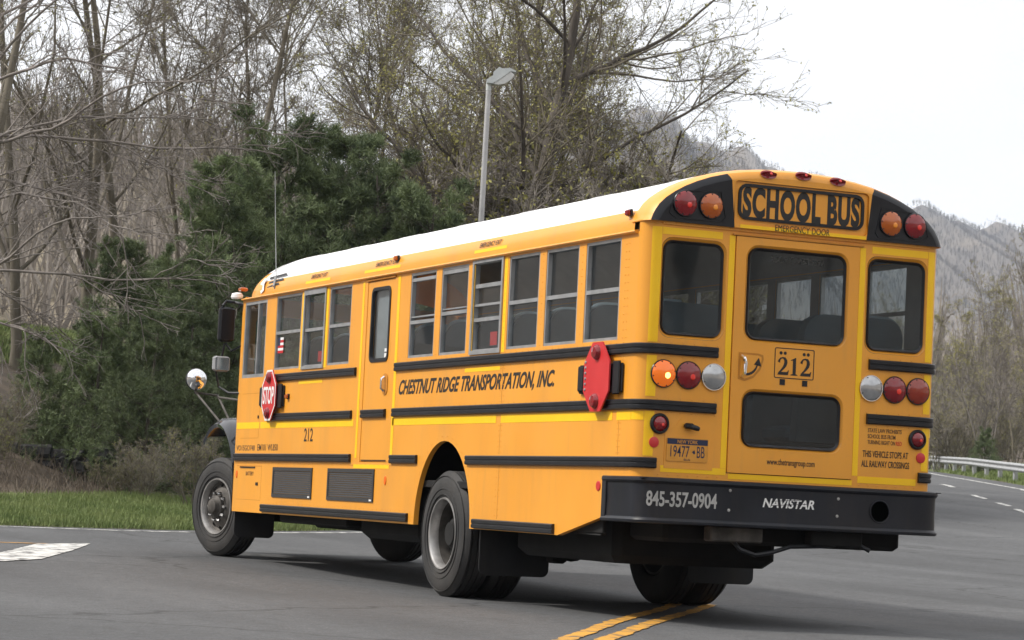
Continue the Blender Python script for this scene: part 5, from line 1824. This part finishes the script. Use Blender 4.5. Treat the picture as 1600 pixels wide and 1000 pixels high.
plant('pale_tree', pale, 109, PX(1549, 109), .4, .80, 'pale barked young tree with several stems just behind the guard rail', 'tree')
plant('evergreen_shrub', T['pine1'], 103.5, PX(1548, 103.5), .9, .26, 'small dark evergreen at the foot of the pale barked tree', 'shrub', sink=.1)

# ================================================================== hills and distant woods
def hor(px): return 785.75+0.04848*(px-800)
def hill(name, d0, crest, depth, label_mat, n=60, base=0.0, front=.55):
    """crest: list of (px, y) in the photograph giving the ridge line at distance d0"""
    cp = np.array([c[0] for c in crest], float)
    ch = np.array([.8+(hor(c[0])-c[1])*d0/4082.56 for c in crest])
    def hf(D, S):
        px = 800+S/d0*4082.56
        ridge = np.interp(px, cp, ch)
        ridge = ridge*(1+.018*np.sin(px*.045)+.012*np.sin(px*.11+1))
        x = (D-(d0-depth*front))/(depth*front)
        prof_ = np.where(x < 1, np.clip(x, 0, 1)**.8, np.clip(1-(x-1)*.8, 0, 1))
        rough_ = 1+.02*np.sin(S*6.0/depth+D*4.0/depth)*np.clip((1-prof_)*6, 0, 1)
        return base-5+(ridge+5)*prof_*rough_
    dds = np.linspace(d0-depth*front, d0+depth*.45, 40)
    sss = np.linspace((cp[0]-800)/4082.56*d0, (cp[-1]-800)/4082.56*d0, n)
    return hf, dds, sss
hf, dds, sss = hill('hill', 260, [(-700, 330), (-200, 235), (0, 225), (150, 235), (300, 262), (420, 300), (560, 350), (700, 420), (900, 560), (1100, 720)], 300, None)
tag(link('hill', grid_mesh('hill', dds, sss, hf, M['tan_field'])), kind='structure')
hfield = (hf, dds, sss)
hf2, dds2, sss2 = hill('hill', 2400, [(300, 500), (700, 260), (900, 160), (1000, 165), (1080, 206), (1130, 230), (1200, 256), (1280, 284), (1350, 306), (1430, 328), (1480, 336), (1540, 348), (1600, 366), (1700, 395), (2000, 480), (2600, 640)], 2200, None, n=160)
tag(link('hill', grid_mesh('hill', dds2, sss2, hf2, M['mountain'])), kind='structure')
hf3, dds3, sss3 = hill('hill', 1300, [(300, 420), (700, 205), (900, 160), (1000, 190), (1060, 212), (1110, 240), (1160, 278), (1210, 330), (1300, 460), (1420, 660), (1500, 790)], 1000, None, n=120)
tag(link('hill', grid_mesh('hill', dds3, sss3, hf3, M['mountain'])), kind='structure')

def far_wood(name, rng, hf, d_rng, px_rng, n, size, label, nt=16, up=.9, thick=.05, mat='wood'):
    d = np.sqrt(rng.uniform(d_rng[0]**2, d_rng[1]**2, n))
    px = rng.uniform(px_rng[0], px_rng[1], n)
    s = (px-800)/4082.56*d
    h = hf(d, s)
    base = W3(d, s, h)
    H = size*rng.uniform(.6, 1.25, n)
    m = n*nt
    idx = np.repeat(np.arange(n), nt)
    t = rng.uniform(.05, .6, m)
    p0 = base[idx].copy()
    p0[:, 2] += t*H[idx]
    az = rng.uniform(0, 2*PI, m)
    rr = rng.uniform(.02, .32, m)*H[idx]*(1-.4*t)
    p1 = p0+np.column_stack([np.cos(az)*rr, np.sin(az)*rr, rng.uniform(.2, .5, m)*H[idx]*up])
    p0[:, 2] -= .1*H[idx]
    w_ = thick*H[idx]*rng.uniform(.4, 1.2, m)
    sd = norm(np.cross(p1-p0, rng.normal(0, 1, (m, 3))))*w_[:, None]
    V = np.stack([p0-sd, p0+sd, p1], 1).reshape(-1, 3)
    o = link(name, np_mesh(name, V, np.arange(3*m).reshape(-1, 3), M[mat]))
    tag(o, label, 'wood', kind='stuff')
    return o
nrng = np.random.default_rng(3)
far_wood('distant_wood', nrng, hf2, (1300, 2420), (950, 1750), 15000, 5.5, 'hazy leafless forest covering the far mountain at the right', nt=13, thick=.018, up=1.1, mat='mountain')
far_wood('distant_wood', nrng, hf3, (800, 1310), (800, 1420), 5000, 5.5, 'leafless forest on the nearer ridge behind the big tree', nt=14, thick=.014, mat='mountain')
far_wood('distant_wood', nrng, lambda d, s: terrain(d, s), (165, 330), (1150, 1800), 900, 11, 'mass of leafless trees behind the guard rail wood', nt=26, thick=.018)
far_wood('distant_wood', nrng, hf, (130, 270), (-300, 760), 1000, 8, 'scattered leafless scrub on the tan hillside at the left', nt=22, thick=.014)

# unseen rise added behind the camera: shades the bus rear, windows mirror it
aa = np.linspace(R(-28), R(-322), 70)
rr_ = np.array([70, 90, 120, 160, 220, 320, 500.])
hh_ = np.array([-.5, 6, 20, 38, 60, 90, 120.])  # heights raised to block sky light from the bus rear
A_, R__ = np.meshgrid(aa, np.arange(len(rr_)), indexing='ij')
def ring_h(r, a):
    return np.interp(r, rr_, hh_)*(1+.15*np.sin(a*5))*np.clip(np.minimum((R(-28)-a)/.25, (a-R(-322))/.25), 0.02, 1)
rad_ = rr_[R__]
V = W3((rad_*np.cos(A_)).ravel(), (rad_*np.sin(A_)).ravel(), ring_h(rad_, A_).ravel())
b_ = len(rr_)
i = (np.arange(len(aa)-1)[:, None]*b_+np.arange(b_-1)[None]).ravel()
tag(link('hill', np_mesh('hill', V, np.column_stack([i, i+1, i+b_+1, i+b_]), M['hill'], True)), kind='structure')
def ring_wood():
    n, nt = 1500, 22
    r = np.sqrt(nrng.uniform(85**2, 300**2, n))
    a = nrng.uniform(R(-318), R(-32), n)
    base = W3(r*np.cos(a), r*np.sin(a), ring_h(r, a))
    H = 13*nrng.uniform(.6, 1.3, n)
    m = n*nt
    idx = np.repeat(np.arange(n), nt)
    t = nrng.uniform(.0, .6, m)
    p0 = base[idx].copy()
    p0[:, 2] += t*H[idx]
    az = nrng.uniform(0, 2*PI, m)
    rr = nrng.uniform(.02, .32, m)*H[idx]*(1-.4*t)
    p1 = p0+np.column_stack([np.cos(az)*rr, np.sin(az)*rr, nrng.uniform(.2, .5, m)*H[idx]])
    sd = norm(np.cross(p1-p0, nrng.normal(0, 1, (m, 3))))*(.022*H[idx]*nrng.uniform(.4, 1.2, m))[:, None]
    V = np.stack([p0-sd, p0+sd, p1], 1).reshape(-1, 3)
    o = link('distant_wood', np_mesh('distant_wood', V, np.arange(3*m).reshape(-1, 3), M['wood']))
    tag(o, 'unseen leafless wood on the added rise behind the photographer', 'wood', kind='stuff')
ring_wood()

# ================================================================== grass, weeds and dry stalks
def blades(name, rng, n, dr, pr, hgt, wid, mat, label, cat, lean=.35, test=None):
    d = rng.uniform(dr[0], dr[1], n)
    s = (rng.uniform(pr[0], pr[1], n)-800)/4082.56*d
    e = offroad(d, s)
    keep = test(d, s, e)
    d, s = d[keep], s[keep]
    b = W3(d, s, terrain(d, s)+.01)
    m = len(b)
    h = hgt*rng.uniform(.4, 1.3, (m, 1))
    ln = rng.normal(0, lean, (m, 3))
    ln[:, 2] = 1
    tip = b+norm(ln)*h
    sd = norm(np.cross(tip-b, rng.normal(0, 1, (m, 3))))*wid
    midp = b*.45+tip*.55+rng.normal(0, .02, (m, 3))*h
    V = np.stack([b-sd, b+sd, midp+sd*.7, tip, midp-sd*.7], 1).reshape(-1, 3)
    o = link(name, np_mesh(name, V, np.arange(5*m).reshape(-1, 5), mat))
    tag(o, label, cat, kind='stuff')
    return o
blades('grass', nrng, 110000, (33, 43), (-250, 780), .11, .006, M['grass'], 'short green grass on the verge left of the bus', 'grass', test=lambda d, s, e: (e > .05) & (e < 4.9))
blades('grass', nrng, 60000, (46, 66), (-150, 420), .16, .010, M['grass'], 'green grass on top of the bank on the left', 'grass', test=lambda d, s, e: (e > 10.8) & (e < 22))
blades('grass', nrng, 26000, (74, 112), (1380, 1660), .16, .014, M['grass'], 'green grass under the guard rail', 'grass', test=lambda d, s, e: (s > sR(d)+1.1) & (s < sR(d)+6))
blades('dry_weeds', nrng, 11000, (38, 50), (-200, 760), .34, .005, M['straw'], 'dry tan stalks at the foot of the left bank', 'weeds', lean=.5, test=lambda d, s, e: (e > 4.9) & (e < 9))

# ================================================================== thin air haze
hz_ = MB().box(-3200, 5200, -700, 4300, -40, 420)
hm = bpy.data.materials.new('haze')
hm.use_nodes = True
hn = hm.node_tree
hn.nodes.clear()
ho = hn.nodes.new('ShaderNodeOutputMaterial')
hv = hn.nodes.new('ShaderNodeVolumePrincipled')
hv.inputs['Color'].default_value = (0.68, 0.79, 0.96, 1)
hv.inputs['Density'].default_value = 0.00015
hv.inputs['Anisotropy'].default_value = 0.2
hn.links.new(hv.outputs[0], ho.inputs['Volume'])
hz_o = hz_.build('haze', hm)
tag(hz_o, 'thin pale haze over the far hills', 'haze', kind='stuff')
